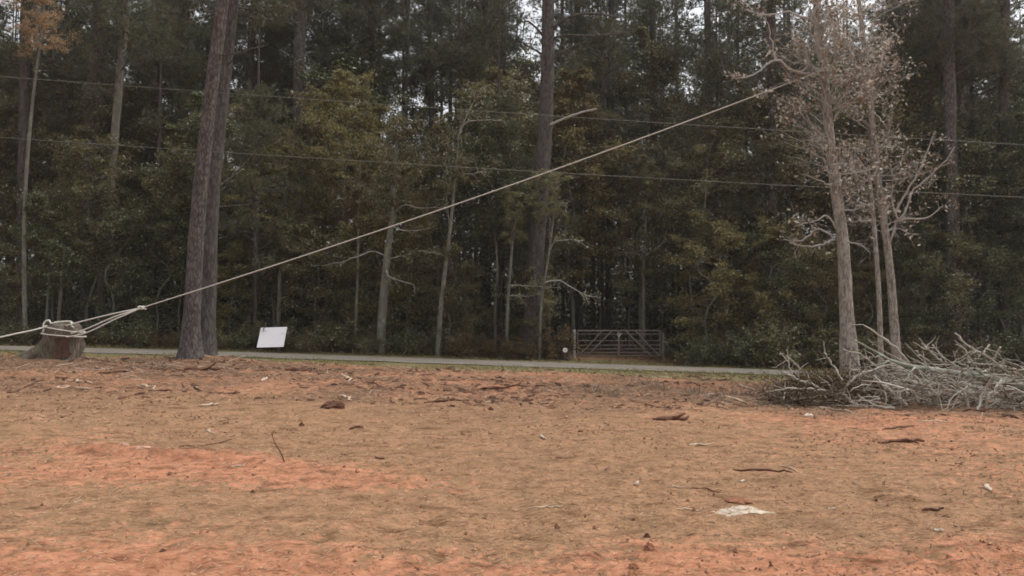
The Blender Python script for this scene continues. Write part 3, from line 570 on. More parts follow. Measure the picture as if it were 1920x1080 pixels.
# individual colour spots
slim_tree([(48, 640), (46, 400), (60, 200), (78, 60)], 43, 9, 6, 'tall tree with orange-tan autumn leaves at the top left corner', 'leaf_orange', 1, 0.52, 31, 22, 0.72)
tree_at(905, 57, 21, 6, 'leaf_orange', 'thin tree with a tan-orange leaf spray left of the centre pine', 'autumn coloured trees', 0.35)
tree_at(640, 48, 16.5, 7, 'leaf_gold', 'golden leafy tree right of the thick pine above the white board', 'autumn coloured trees', 0.7)
sh = []
for px in np.arange(-60, 1990, 34):
    px = float(px + rng.uniform(-14, 14))
    if 1068 < px < 1262: continue
    lm = 'leaf_brown' if 840 < px < 1065 else str(rng.choice(['leaf_olive', 'leaf_green', 'leaf_brown'], p=[.5, .25, .25]))
    sh.append((px, float(rng.uniform(42.6, 44.6)), float(rng.uniform(0.45, 1.15) * (1.35 if px > 1255 else 1)), int(rng.integers(0, 3)), lm))
for it, lb in zip(sh, label_row([(a[0], ADJ[a[4]]) for a in sh], 'roadside shrub')):
    px, d, s, k, lm = it; x = colx(px, d); root = tag(empty('roadside_shrub', (x, d, tz(x, d))), lb, 'shrub', 'shrubs along the far roadside')
    rz = rng.uniform(0, 6.28)
    for nm_, me in (('stems', SH_STEM[k]), ('foliage', sh_crown(k, lm))):
        o = put(nm_, me, root); o.scale = (s * 1.1, s * 1.1, s); o.rotation_euler = (0, 0, rz); o['kind'] = 'stuff'
# young pines whose soft dark crowns hang in front of the taller trunks
for px, d, H, k, lab in ((478, 44.5, 14.5, 0, 'young pine with soft dark needles between the twin pines and white board'), (935, 47, 15.0, 1, 'dark young pine close at the left of the centre pine'), (1010, 46.5, 10.5, 2, 'short young pine in front of the centre pine'),
                         (1350, 50, 19, 0, 'tall young pine with drooping dark crown right of the gate'), (1490, 52, 21, 1, 'dark young pine behind the left limbs of the roped tree'), (1835, 50, 22, 2, 'dark young pine at the top right corner'), (290, 52, 21, 1, 'dark young pine filling the gap left of the twin pines'),
                         (1130, 54, 22, 2, 'dark young pine with its crown high over the gate'), (120, 54, 22, 0, 'dark young pine high above the roped stump'), (860, 55, 22, 1, 'dark young pine high above the thin pale slanting trunk'), (1710, 51, 22, 2, 'dark young pine high between slim bare tree and grey pine')):
    x = colx(px, d); g = tz(x, d); root = tag(empty('young_pine', (x, d, g)), lab, 'tree', 'young pines'); o = put('trunk', YOUNG_TRUNK, root); o.scale = (0.1, 0.1, H)
    c = put('crown', PINE[k], root, (0, 0, H * 0.32)); s_ = H * 0.68 / 10; c.scale = (s_ * 0.9, s_ * 0.9, s_); c.rotation_euler = (0, 0, px); c['kind'] = 'stuff'
# back wood: slim trees that cannot be told apart
def back_tree(x, d, H, r, c, hw, lm, BACK):
    g = tz(x, d); root = tag(empty('back_tree', (x, d, g)), BACK, 'tree', 'trees deep in the wood')
    o = put('trunk', BACK_TRUNK, root); o.scale = (r, r, H)
    if c is not None:
        cr = put('crown', PINE[c], root, (0, 0, H - 9)); cr.rotation_euler = (0, 0, rng.uniform(0, 6.28))
    else:
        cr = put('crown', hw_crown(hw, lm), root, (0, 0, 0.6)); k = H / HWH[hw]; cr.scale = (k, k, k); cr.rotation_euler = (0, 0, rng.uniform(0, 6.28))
    cr['kind'] = 'stuff'
bt = []
for i in range(165):
    d = float(rng.uniform(57, 86)); px = float((i * 97.3 + rng.uniform(-30, 30)) % 2300 - 190)
    if rng.random() < 0.6: bt.append((px, d, float(rng.uniform(21, 34)), float(rng.uniform(0.09, 0.17)), int(rng.integers(0, 3)), 0, None))
    else: bt.append((px, d, float(rng.uniform(14, 25)), float(rng.uniform(0.06, 0.1)), None, int(rng.integers(5, 8)), str(rng.choice(['leaf_olive', 'leaf_olive', 'leaf_green', 'leaf_gold']))))
for pinek in (True, False):
    for d0, d1, word in ((0, 66, 'nearer'), (66, 76, 'deeper'), (76, 99, 'farthest')):
        sel = [b_ for b_ in bt if (b_[4] is not None) == pinek and d0 <= b_[1] < d1]
        for b_, lb in zip(sel, label_row([(b_[0], word) for b_ in sel], 'back-wood pine' if pinek else 'back-wood leafy tree')): back_tree(colx(b_[0], b_[1]), *b_[1:], lb)
# far thicket closing the view low down, one mass
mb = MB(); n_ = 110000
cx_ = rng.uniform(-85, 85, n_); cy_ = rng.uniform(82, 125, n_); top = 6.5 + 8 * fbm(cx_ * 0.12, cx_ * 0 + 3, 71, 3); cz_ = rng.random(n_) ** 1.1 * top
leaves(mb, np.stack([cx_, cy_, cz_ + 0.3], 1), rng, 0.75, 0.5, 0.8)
tag(mb.build('far_thicket', M['leaf_shade'], None, False), 'dark far thicket closing off the wood behind the trees', 'thicket', None, 'stuff')
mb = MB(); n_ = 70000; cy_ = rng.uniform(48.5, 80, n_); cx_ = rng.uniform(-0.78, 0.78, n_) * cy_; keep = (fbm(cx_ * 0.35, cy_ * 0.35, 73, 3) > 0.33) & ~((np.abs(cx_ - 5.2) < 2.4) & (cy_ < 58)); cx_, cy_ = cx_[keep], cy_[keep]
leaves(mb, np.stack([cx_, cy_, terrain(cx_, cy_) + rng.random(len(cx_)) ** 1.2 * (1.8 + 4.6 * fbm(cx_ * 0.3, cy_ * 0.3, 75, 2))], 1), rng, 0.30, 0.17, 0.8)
tag(mb.build('wood_undergrowth', M['leaf_shade'], None, False), 'dim leafy undergrowth deep between the trunks', 'undergrowth', None, 'stuff')
# leaf litter and undergrowth on the wood floor
mb = MB(); n_ = 16000; cx_ = rng.uniform(-45, 45, n_); cy_ = 41.8 + rng.random(n_) ** 1.4 * 24
keep = ~((np.abs(cx_ - 5.2) < 2.6) & (rng.random(n_) < 0.8)); cx_, cy_ = cx_[keep], cy_[keep]
leaves(mb, np.stack([cx_, cy_, terrain(cx_, cy_) + rng.random(len(cx_)) ** 2 * 0.55], 1), rng, 0.16, 0.09, 0.8)
tag(mb.build('undergrowth', M['leaf_brown'], None, False), 'low dead leaves and undergrowth on the wood floor', 'undergrowth', None, 'stuff')

# ------------------------------------------------------------------ bare pale trees at right
def bare_tree(name, pts_px, widths, depth, limbs, label, seed, top, ntwig, leafn, moss=False, limb_bark='twig'):
    rng = np.random.default_rng(3000 + seed); pts, base = trunk_path(pts_px, depth, top)
    root = tag(empty(name, base), label, 'tree', 'pale bare trees by the brush pile'); n = 40
    p = resample(pts, n) - base
    zs = np.array([q[2] for q in pts]) - base[2]; ws = list(widths) + [4] * (len(zs) - len(widths))
    r = 0.5 * px_m(np.interp(p[:, 2], zs, ws), depth)
    mb = MB(); sides = 16; tube(mb, p, r, sides, 0, 0.10, rng)
    if moss:                                                                # two fluted stems grown together: a groove up the front
        V = mb.v[0].reshape(n, sides, 3); c = p[:, None, :]; ang = np.arctan2(V[..., 1] - c[..., 1], V[..., 0] - c[..., 0])
        groove = 1 - 0.34 * np.exp(-((ang + 1.35) / 0.28) ** 2) * np.clip(1 - p[:, 2] / 6.5, 0, 1)[:, None]
        V[...] = c + (V - c) * groove[..., None]
    mb.build('trunk', M['pale_bark'], root)
    segs = []
    for lp, w in limbs:
        q = np.array([P(a_, b_, depth + dd) for a_, b_, dd in lp]) - base; q = resample(q, 14)
        q[1:-1] += rng.normal(size=(12, 3)) * 0.02
        mb = MB(); tube(mb, q, 0.5 * px_m(np.linspace(w, w * 0.35, 14), depth), 6, 0, 0.15, rng); mb.build('limb', M[limb_bark], root); segs.append((q, 0.5 * px_m(w, depth)))
    ztop = P(0, -60, depth)[2] - base[2]
    for i in range(ntwig):                                                  # more limbs up the crown
        k = int((0.40 + 0.58 * rng.random() ** 0.75) * n); z = p[k, 2]
        a = rng.uniform(0, 2 * np.pi); L = rng.uniform(0.6, 2.1) * (0.55 + 0.75 * (z > 6.5)) ; q = branch_path(p[k], [math.cos(a), math.sin(a) * 0.8, rng.uniform(0.05, 0.9)], L, rng, 7, 0.14, 0.03)
        mb = MB(); tube(mb, q, np.linspace(0.018, 0.005, 7), 5, 0, 0.1, rng); mb.build('limb', M[limb_bark], root); segs.append((q, 0.022))
    tw = MB(); tips = []
    for q, w in segs:
        for s in range(7):
            j = int(rng.uniform(0.3, 1.0) * (len(q) - 1)); d0 = norm(q[min(j + 1, len(q) - 1)] - q[j - 1])
            t = branch_path(q[j], d0 + rng.normal(size=3) * 0.6 + [0, 0, 0.25], rng.uniform(0.35, 1.0), rng, 5, 0.15); tube(tw, t, np.linspace(0.0065, 0.0025, 5), 3, cap=False); tips.append(t[2:])
            for s2 in range(2):
                t2 = branch_path(t[int(rng.integers(1, 5))], rng.normal(size=3) + d0 * 0.6, rng.uniform(0.15, 0.5), rng, 4, 0.15); tube(tw, t2, np.linspace(0.005, 0.0025, 4), 3, cap=False); tips.append(t2[1:])
    o = tw.build('twigs', M[limb_bark], root); o['kind'] = 'stuff'
    tips = np.concatenate(tips); tw_ = np.clip((tips[:, 2] - 2.0) / 6.0, 0.25, 1.0) * (vnoise(tips[:, 0] * 1.3, tips[:, 2] * 1.3, seed) > 0.42); tw_ = tw_ + 0.02; C = tips[rng.choice(len(tips), leafn, p=tw_ / tw_.sum())] + rng.normal(size=(leafn, 3)) * 0.09
    lf = MB(); leaves(lf, C, rng, 0.16, 0.085, 1.0); o = lf.build('dry_leaves', M['leaf_dry'], root, False); o['kind'] = 'stuff'
    return root, p, base
b1, b1p, b1b = bare_tree('bare_tree', [(1597, 705), (1592, 655), (1588, 600), (1580, 450), (1562, 320), (1548, 170), (1541, 100), (1530, 0)], [44, 33, 26, 22, 19, 17, 15, 12], 27, [
    ([(1548, 140, 0), (1533, 137, -.1), (1505, 138, -.3), (1482, 130, -.5), (1458, 112, -.6), (1432, 124, -.8), (1410, 142, -.9), (1380, 146, -1.0), (1365, 134, -1.0)], 6),
    ([(1455, 113, -.6), (1450, 95, -.6), (1448, 80, -.7), (1440, 45, -.8), (1430, 32, -.8)], 4),
    ([(1535, 60, 0), (1525, 42, -.2), (1500, 30, -.4), (1478, 22, -.5), (1455, 26, -.6), (1425, 28, -.7), (1400, 18, -.8)], 5),
    ([(1543, 138, 0), (1575, 143, -.2), (1605, 140, -.3), (1628, 136, -.4), (1648, 115, -.5)], 5), ([(1558, 190, 0), (1568, 165, -.2), (1590, 150, -.3), (1620, 140, -.4)], 5),
    ([(1535, 95, 0), (1532, 60, -.3), (1527, 20, -.5), (1520, -30, -.6)], 7), ([(1500, 138, -.3), (1515, 120, -.4), (1512, 100, -.4)], 4), ([(1540, 90, 0), (1560, 50, .3), (1590, 20, .5), (1610, -30, .7)], 5),
    ([(1565, 450, 0), (1540, 458, -.3), (1515, 462, -.5), (1480, 455, -.7)], 4.5), ([(1560, 445, 0), (1552, 436, -.2), (1530, 428, -.4), (1515, 445, -.5), (1490, 452, -.6), (1470, 448, -.7)], 4),
    ([(1570, 430, 0), (1550, 405, -.3), (1530, 414, -.5), (1490, 424, -.7)], 4), ([(1568, 345, 0), (1550, 346, -.3), (1530, 335, -.4), (1505, 326, -.6)], 4), ([(1572, 332, 0), (1555, 325, -.2), (1545, 300, -.3), (1525, 290, -.4)], 4),
    ([(1580, 450, 0), (1605, 456, -.3), (1620, 464, -.4), (1632, 474, -.5)], 4), ([(1576, 395, 0), (1600, 394, -.3), (1618, 386, -.4), (1634, 382, -.5)], 4), ([(1572, 328, 0), (1600, 325, -.2), (1636, 316, -.4)], 4), ([(1556, 235, 0), (1575, 205, -.3), (1595, 190, -.4), (1620, 180, -.5)], 4), ([(1535, 175, 0), (1515, 160, -.2), (1496, 148, -.3)], 4)],
    'pale bare trunk with a mossy foot that the rope is tied to', 1, 14.6, 75, 3800, True)
b2, b2p, b2b = bare_tree('bare_tree', [(1684, 692), (1676, 600), (1668, 500), (1658, 420), (1645, 330), (1636, 240), (1628, 150), (1610, 0)], [20, 16, 14, 13, 12, 11, 10, 8], 29.2, [
    ([(1668, 455, 0), (1676, 430, -.2), (1685, 413, -.3), (1725, 411, -.6), (1748, 402, -.8), (1768, 386, -.9)], 5), ([(1684, 412, -.3), (1676, 394, -.3), (1673, 365, -.3), (1676, 335, -.3)], 4.5),
    ([(1687, 410, -.3), (1702, 385, -.4), (1709, 360, -.5), (1735, 336, -.7), (1765, 310, -.9), (1790, 275, -1.1)], 5), ([(1680, 395, -.3), (1704, 352, -.5), (1721, 325, -.6), (1738, 285, -.7), (1755, 245, -.9)], 5),
    ([(1660, 430, 0), (1668, 420, -.2), (1680, 414, -.3)], 4), ([(1648, 355, 0), (1668, 350, -.3), (1680, 342, -.4), (1672, 315, -.5)], 4), ([(1630, 160, 0), (1645, 130, -.2), (1655, 100, -.3), (1665, 60, -.4)], 4), ([(1685, 345, -.4), (1708, 325, -.5), (1722, 322, -.6)], 3.5),
    ([(1640, 210, 0), (1652, 225, -.2), (1664, 240, -.3), (1668, 222, -.4)], 3)],
    'slimmer pale bare tree with forked white limbs right of the roped tree', 2, 13.8, 48, 2000)
bare_tree('bare_tree', [(1652, 690), (1648, 560), (1640, 440), (1634, 370), (1628, 310)], [11, 9, 8, 7, 5], 28.4, [([(1636, 385, 0), (1618, 382, -.2), (1600, 394, -.4)], 3.5), ([(1636, 412, 0), (1618, 414, -.2), (1595, 418, -.4)], 3.5)], 'thin pale stem standing between the two bare trees', 3, 7.2, 8, 160)
mb = MB(); rngm = np.random.default_rng(9); n_ = 26                        # moss collar on the foot of the roped tree
a_ = np.linspace(0, 2 * np.pi, n_, endpoint=False); ringz = np.array([0.0, 0.12, 0.26, 0.38, 0.46]); prof = np.array([0.56, 0.52, 0.46, 0.40, 0.36])
V = np.stack([np.stack([(pr + rngm.random(n_) * 0.06) * np.cos(a_) + b1p[2, 0] * 0.5, (pr + rngm.random(n_) * 0.06) * np.sin(a_), z_ + rngm.random(n_) * 0.10 * (z_ > 0.3)], -1) for pr, z_ in zip(prof, ringz)]).reshape(-1, 3)
ii = np.arange(4)[:, None] * n_; jj = np.arange(n_)[None, :]; kk = (jj + 1) % n_
mb.add(V, np.stack([ii + jj, ii + kk, ii + n_ + kk, ii + n_ + jj], -1).reshape(-1, 4)); mb.build('moss', M['moss'], b1)

# ------------------------------------------------------------------ stump and rope
ST_D = 26.0; sx = colx(112, ST_D); sz = tz(sx, ST_D); rng = np.random.default_rng(12)
stump = tag(empty('stump', (sx, ST_D, sz)), 'squat brown stump with a reddish hollow face at the left edge, rope around it', 'stump')
stump.scale = (0.92, 0.92, 1.0); n_ = 28; a_ = np.linspace(0, 2 * np.pi, n_, endpoint=False); rings = []
for z_, rxx, cxx in ((-0.25, 0.80, -0.06), (0.0, 0.74, -0.02), (0.15, 0.72, 0.0), (0.3, 0.70, 0.03), (0.45, 0.69, 0.06), (0.6, 0.67, 0.10), (0.75, 0.66, 0.13), (0.88, 0.62, 0.15), (1.0, 0.56, 0.16), (1.1, 0.46, 0.15), (1.15, 0.30, 0.13)):
    ro = 1 + 0.26 * (vnoise(a_ * 2.2 + 3, z_ * 2.6 + 0 * a_, 5) - 0.5) + 0.16 * (vnoise(a_ * 6 + 3, z_ * 5 + 0 * a_, 6) - 0.5) + 0.05 * (rng.random(n_) - 0.5)
    left = 1 + 0.2 * np.clip(-np.cos(a_), 0, 1) * max(0, 1 - z_) ; hollow = 1 - 0.16 * np.exp(-((a_ - 5.25) / 0.5) ** 2) * (1.0 if 0 <= z_ < 0.7 else 0.2)
    rings.append(np.stack([cxx + rxx * ro * left * hollow * np.cos(a_), 0.85 * rxx * ro * hollow * np.sin(a_), z_ + 0 * a_ + 0.05 * (rng.random(n_) - 0.5) * (z_ > 0.8)], -1))
V = np.concatenate(rings); nr = len(rings); ii = np.arange(nr - 1)[:, None] * n_
Fq = np.stack([ii + jj[:, :1] * 0 + np.arange(n_)[None, :], ii + (np.arange(n_)[None, :] + 1) % n_, ii + n_ + (np.arange(n_)[None, :] + 1) % n_, ii + n_ + np.arange(n_)[None, :]], -1).reshape(-1, 4)
mb = MB(); mb.add(V, Fq); mb.build('bark', M['stump_bark'], stump)
mb = MB(); top = rings[-1]; mb.add(np.vstack([top + [0, 0, 0.004], top.mean(0) + [0, 0, 0.05]]), np.stack([np.arange(n_), (np.arange(n_) + 1) % n_, np.full(n_, n_)], -1)); mb.build('cut_top', M['stump_top'], stump)
mb = MB()                                                                   # reddish rotten face, front right, a shallow curved plate set into the bark
gz = np.linspace(0.0, 0.72, 8); Vp = []
for z_ in gz:
    rxx = np.interp(z_, [0, .3, .6, .88], [.74, .70, .67, .62]); cxx = np.interp(z_, [0, .3, .6, .88], [-.02, .03, .10, .15])
    ang = np.linspace(4.75 + 0.35 * rng.random() + 0.3 * z_, 5.85 - 0.25 * rng.random() - 0.35 * z_, 9)
    for q in ang: rr_ = rxx * (1.0 + 0.03 * rng.random()); Vp.append([cxx + rr_ * math.cos(q), 0.85 * rr_ * math.sin(q) - 0.02, z_ + 0.06 * rng.random()])
ix = np.arange(8 * 9).reshape(8, 9); mb.add(Vp, np.stack([ix[:-1, :-1], ix[:-1, 1:], ix[1:, 1:], ix[1:, :-1]], -1).reshape(-1, 4)); mb.build('rotten_face', M['stump_cut'], stump)
for a0, L in ((3.3, 0.9), (3.75, 0.55), (2.6, 0.8)):
    q = np.array([[0.55 * math.cos(a0), 0.5 * math.sin(a0), 0.22], [0.85 * math.cos(a0), 0.78 * math.sin(a0), 0.10], [(0.7 + L * .7) * math.cos(a0 + .1), (0.6 + L * .6) * math.sin(a0 + .1), -0.02], [(0.8 + L) * math.cos(a0 + .2), (0.7 + L) * math.sin(a0 + .2), -0.2]])
    mb = MB(); tube(mb, resample(q, 9), np.linspace(0.24, 0.06, 9), 8, 0, 0.2, rng); mb.build('root', M['stump_bark'], stump)
rope = tag(empty('pulling_rope', (sx, ST_D, sz)), 'long pale rope stretched from the stump up to the bare tree', 'rope'); S0 = np.array([sx, ST_D, sz]); RR = 0.019
def strand(name, pts, r=RR, n=24, par=rope):
    mb = MB(); tube(mb, resample(np.array(pts) - S0, n), r, 8); return mb.build(name, M['rope'], par)
knot = P(266, 577, 26.0); tie = P(1543, 131, 26.75)
t = np.linspace(0, 1, 40)[:, None]; line = knot * (1 - t) + tie * t; line[:, 2] -= (4 * t * (1 - t))[:, 0] * 0.21
strand('main_line', line, RR, 60)
ca = np.linspace(0, 2 * np.pi, 25); i1 = int(np.argmin(np.abs(b1p[:, 2] + b1b[2] - tie[2]))); cc = b1p[i1] + b1b; rt = 0.5 * px_m(24, 27) + 0.03
for k in range(3): strand('tree_wrap', [cc + [rt * math.cos(q), rt * math.sin(q), 0.055 * k - 0.05 + 0.03 * math.sin(q)] for q in ca], RR, 30)
mb = MB(); kq = [knot - S0 + [0.09 * math.cos(q * 2) * 0.5 + 0.10 * (i / 40 - .5) * 2, 0.05 * math.sin(q * 3), 0.045 * math.sin(q * 2)] for i, q in enumerate(np.linspace(0, 9, 40))]
tube(mb, kq, 0.022, 7); mb.build('knot', M['rope'], rope)
top_r = S0 + [0.58, -0.25, 0.98]; strand('bridle_strand', [knot, P(205, 590, 25.8), P(152, 603, 25.65), S0 + [0.42, -0.38, 1.05]], 0.022)
strand('bridle_strand', [knot, P(215, 594, 25.75), P(161, 617, 25.6), S0 + [0.60, -0.42, 0.80]], 0.022)
strand('bridle_strand', [knot, P(215, 599, 25.7), P(162, 624, 25.5), S0 + [0.52, -0.52, 0.68]], 0.022)
strand('stump_loop', [S0 + [0.17 + 0.60 * math.cos(q), 0.51 * math.sin(q), 0.93 - 0.10 * math.cos(q)] for q in ca], 0.021, 40)
strand('stump_loop', [S0 + [0.14 + 0.66 * math.cos(q), 0.56 * math.sin(q), 0.74 - 0.06 * math.cos(q)] for q in ca], 0.021, 40)
strand('top_coil', [S0 + [-0.32, -0.35, 0.85], S0 + [-0.34, -0.3, 1.12], S0 + [-0.22, -0.25, 1.22], S0 + [-0.10, -0.3, 1.12], S0 + [0.15, -0.28, 1.16], S0 + [0.36, -0.2, 1.18], S0 + [0.50, -0.22, 1.16], S0 + [0.56, -0.34, 1.05], S0 + [0.66, -0.36, 0.98]], 0.03, 40)
strand('rope_tail', [S0 + [-0.45, -0.25, 0.78], P(84, 614, 25.7), P(63, 619, 25.4), P(20, 628, 24.8), P(-60, 648, 24.0), [colx(-140, 23.6), 23.6, tz(colx(-140, 23.6), 23.6) + 0.03]], 0.024)

# ------------------------------------------------------------------ overhead wires
for ya, yb, ym, lab in ((148, 268, 212, 'upper of the two thin overhead wires crossing the picture'), (262, 367, 319, 'lower of the two thin overhead wires crossing the picture')):
    a0 = P(63, ya, 32.0); a1 = P(1857, yb, 32.0); am = P(960, ym, 32.0); sag = (0.5 * (a0 + a1) - am)[2]
    t = np.linspace(-1.6, 2.6, 80)[:, None]; w = a0 * (1 - t) + a1 * t; w[:, 2] -= (4 * t * (1 - t))[:, 0] * sag
    mb = MB(); tube(mb, w, 0.012, 6); tag(mb.build('overhead_wire', M['wire']), lab, 'wire', 'overhead wires along the road')

# ------------------------------------------------------------------ white board sign
sgx, sgd = colx(507, 41.9), 41.9; sg = tz(sgx, sgd)
sign = tag(empty('yard_sign', (sgx, sgd, sg)), 'blank white rectangular board on short stakes beyond the road', 'sign')
ya_, ti_ = R(0), R(32); u_ = np.array([math.cos(ya_), math.sin(ya_), 0.03]); nrm = np.array([-math.sin(ya_), math.cos(ya_), 0]); v_ = np.array([0, 0, math.cos(ti_)]) + nrm * math.sin(ti_)
W_, H_ = 1.40, 1.22; c0 = np.array([0, 0, 0.30]) - u_ * W_ / 2; th = -np.cross(u_, v_) * 0.012
def slab(mb, o, a, b__, c):
    V = np.array([o + i * a + j * b__ + k * c for k in (0, 1) for j in (0, 1) for i in (0, 1)]); mb.add(V, [[0, 2, 3, 1], [4, 5, 7, 6], [0, 1, 5, 4], [2, 6, 7, 3], [0, 4, 6, 2], [1, 3, 7, 5]])
mb = MB(); slab(mb, c0, u_ * W_, v_ * H_, th); mb.build('board', M['sign'], sign, False)
for f in (0.16, 0.84):
    q0 = c0 + u_ * W_ * f + v_ * H_ * 0.75 + th * 2.6; q1 = c0 + u_ * W_ * f + th * 2.6; q2 = q1 - v_ * 0.5
    mb = MB(); tube(mb, [q0, q1, q2], 0.016, 6); mb.build('stake', M['sign_leg'], sign)

# ------------------------------------------------------------------ gate, posts, disc
GD = 45.0
def bar(root, base, p, q, r, name, mat): mb = MB(); tube(mb, resample(np.array([p, q]) - base, 5), r, 8); return mb.build(name, mat, root)
gx0, gx1 = colx(1078, GD), colx(1242, GD); gz0 = tz(colx(1160, GD), GD)
def post(px, r, h, mat, label):
    x = colx(px, GD); base = np.array([x, GD, tz(x, GD)]); root = tag(empty('gate_post', base), label, 'post', 'gate posts')
    mb = MB(); tube(mb, np.array([[0, 0, -0.3], [0, 0, 0.4], [0.01, 0, h - 0.02]]), [r, r, r * 0.97], 12, 0, 0.05, np.random.default_rng(int(px))); mb.build('shaft', M[mat], root)
    mb = MB(); tube(mb, np.array([[0.01, 0, h - 0.03], [0.01, 0, h + 0.02], [0.01, 0, h + 0.05]]), [r * 1.1, r * 1.1, r * 0.4], 12); mb.build('cap', M[mat], root)
post(1076, 0.085, 1.52, 'post_pale', 'pale round post at the left end of the gate'); post(1243, 0.085, 1.46, 'post_dark', 'dark post at the right end of the gate')
xm = 0.5 * (gx0 + gx1); ztop_, zbot_ = P(0, 620, GD)[2], max(gz0 + 0.10, P(0, 667, GD)[2])
for side, (xa, xb), lab in ((-1, (gx0 + 0.14, xm - 0.03), 'left leaf of the dark steel farm gate, chained shut'), (1, (gx1 - 0.14, xm + 0.03), 'right leaf of the dark steel farm gate, chained shut')):
    base = np.array([xa, GD, gz0]); root = tag(empty('farm_gate', base), lab, 'gate', 'two gate leaves')
    bar(root, base, [xa, GD, zbot_], [xa, GD, ztop_], 0.03, 'upright', M['gate']); bar(root, base, [xb, GD, zbot_], [xb, GD, ztop_], 0.03, 'upright', M['gate'])
    for f in (0.0, 0.13, 0.27, 0.42, 0.60, 0.86, 1.0):
        z_ = zbot_ + (ztop_ - zbot_) * f; bar(root, base, [xa, GD - 0.004 * f, z_], [xb, GD - 0.004 * f, z_], 0.034 if f == 1 else 0.024, 'rail', M['gate'])
    w_ = xb - xa
    for f0, f1 in ((0.03, 0.60), (0.22, 0.84)):
        bar(root, base, [xa + w_ * f0, GD - 0.06, zbot_ - 0.02], [xa + w_ * f1, GD - 0.06, ztop_ - 0.03], 0.036, 'brace', M['gate'])
    for z_ in (zbot_ + 0.15, ztop_ - 0.15): bar(root, base, [xa - side * 0.0, GD, z_], [xa + side * 0.13, GD, z_], 0.02, 'hinge', M['gate'])
ch = tag(empty('lock_chain', (xm, GD, ztop_ - 0.3)), 'bright chain and lock joining the two gate leaves', 'chain'); cb = np.array([xm, GD, ztop_ - 0.3])
for k in range(8):
    a0 = k / 8 * 2 * math.pi; c_ = np.array([0.10 * math.cos(a0), -0.075 + 0.03 * math.sin(a0), 0.1 + 0.06 * math.sin(a0)]); q = np.linspace(0, 2 * math.pi, 9)
    mb = MB(); tube(mb, [c_ + [0.035 * math.cos(b__), 0.012 * math.sin(b__ + k), 0.02 * math.sin(b__)] for b__ in q], 0.009, 5); mb.build('link', M['chain'], ch)
mb = MB(); slab(mb, np.array([-0.04, -0.12, -0.06]), np.array([0.08, 0, 0]), np.array([0, 0, 0.10]), np.array([0, -0.03, 0])); mb.build('padlock', M['chain'], ch, False)
dx_ = colx(1059.5, 42.1); dgz = tz(dx_, 42.1); disc = tag(empty('marker_disc', (dx_, 42.1, dgz)), 'small round white disc on a stake left of the gate', 'marker'); zc = P(0, 656.5, 42.1)[2] - dgz
mb = MB(); tube(mb, [[0, 0.02, zc], [0, 0, zc], [0, -0.012, zc]], [0.118, 0.125, 0.118], 24); mb.build('disc', M['disc'], disc)
mb = MB(); tube(mb, [[0, -0.0125, zc], [0, -0.02, zc]], [0.03, 0.028], 12); mb.build('centre_stud', M['gate'], disc)
mb = MB(); tube(mb, [[0, 0.035, -0.2], [0, 0.035, zc + 0.05]], 0.014, 6); mb.build('stake', M['sign_leg'], disc)

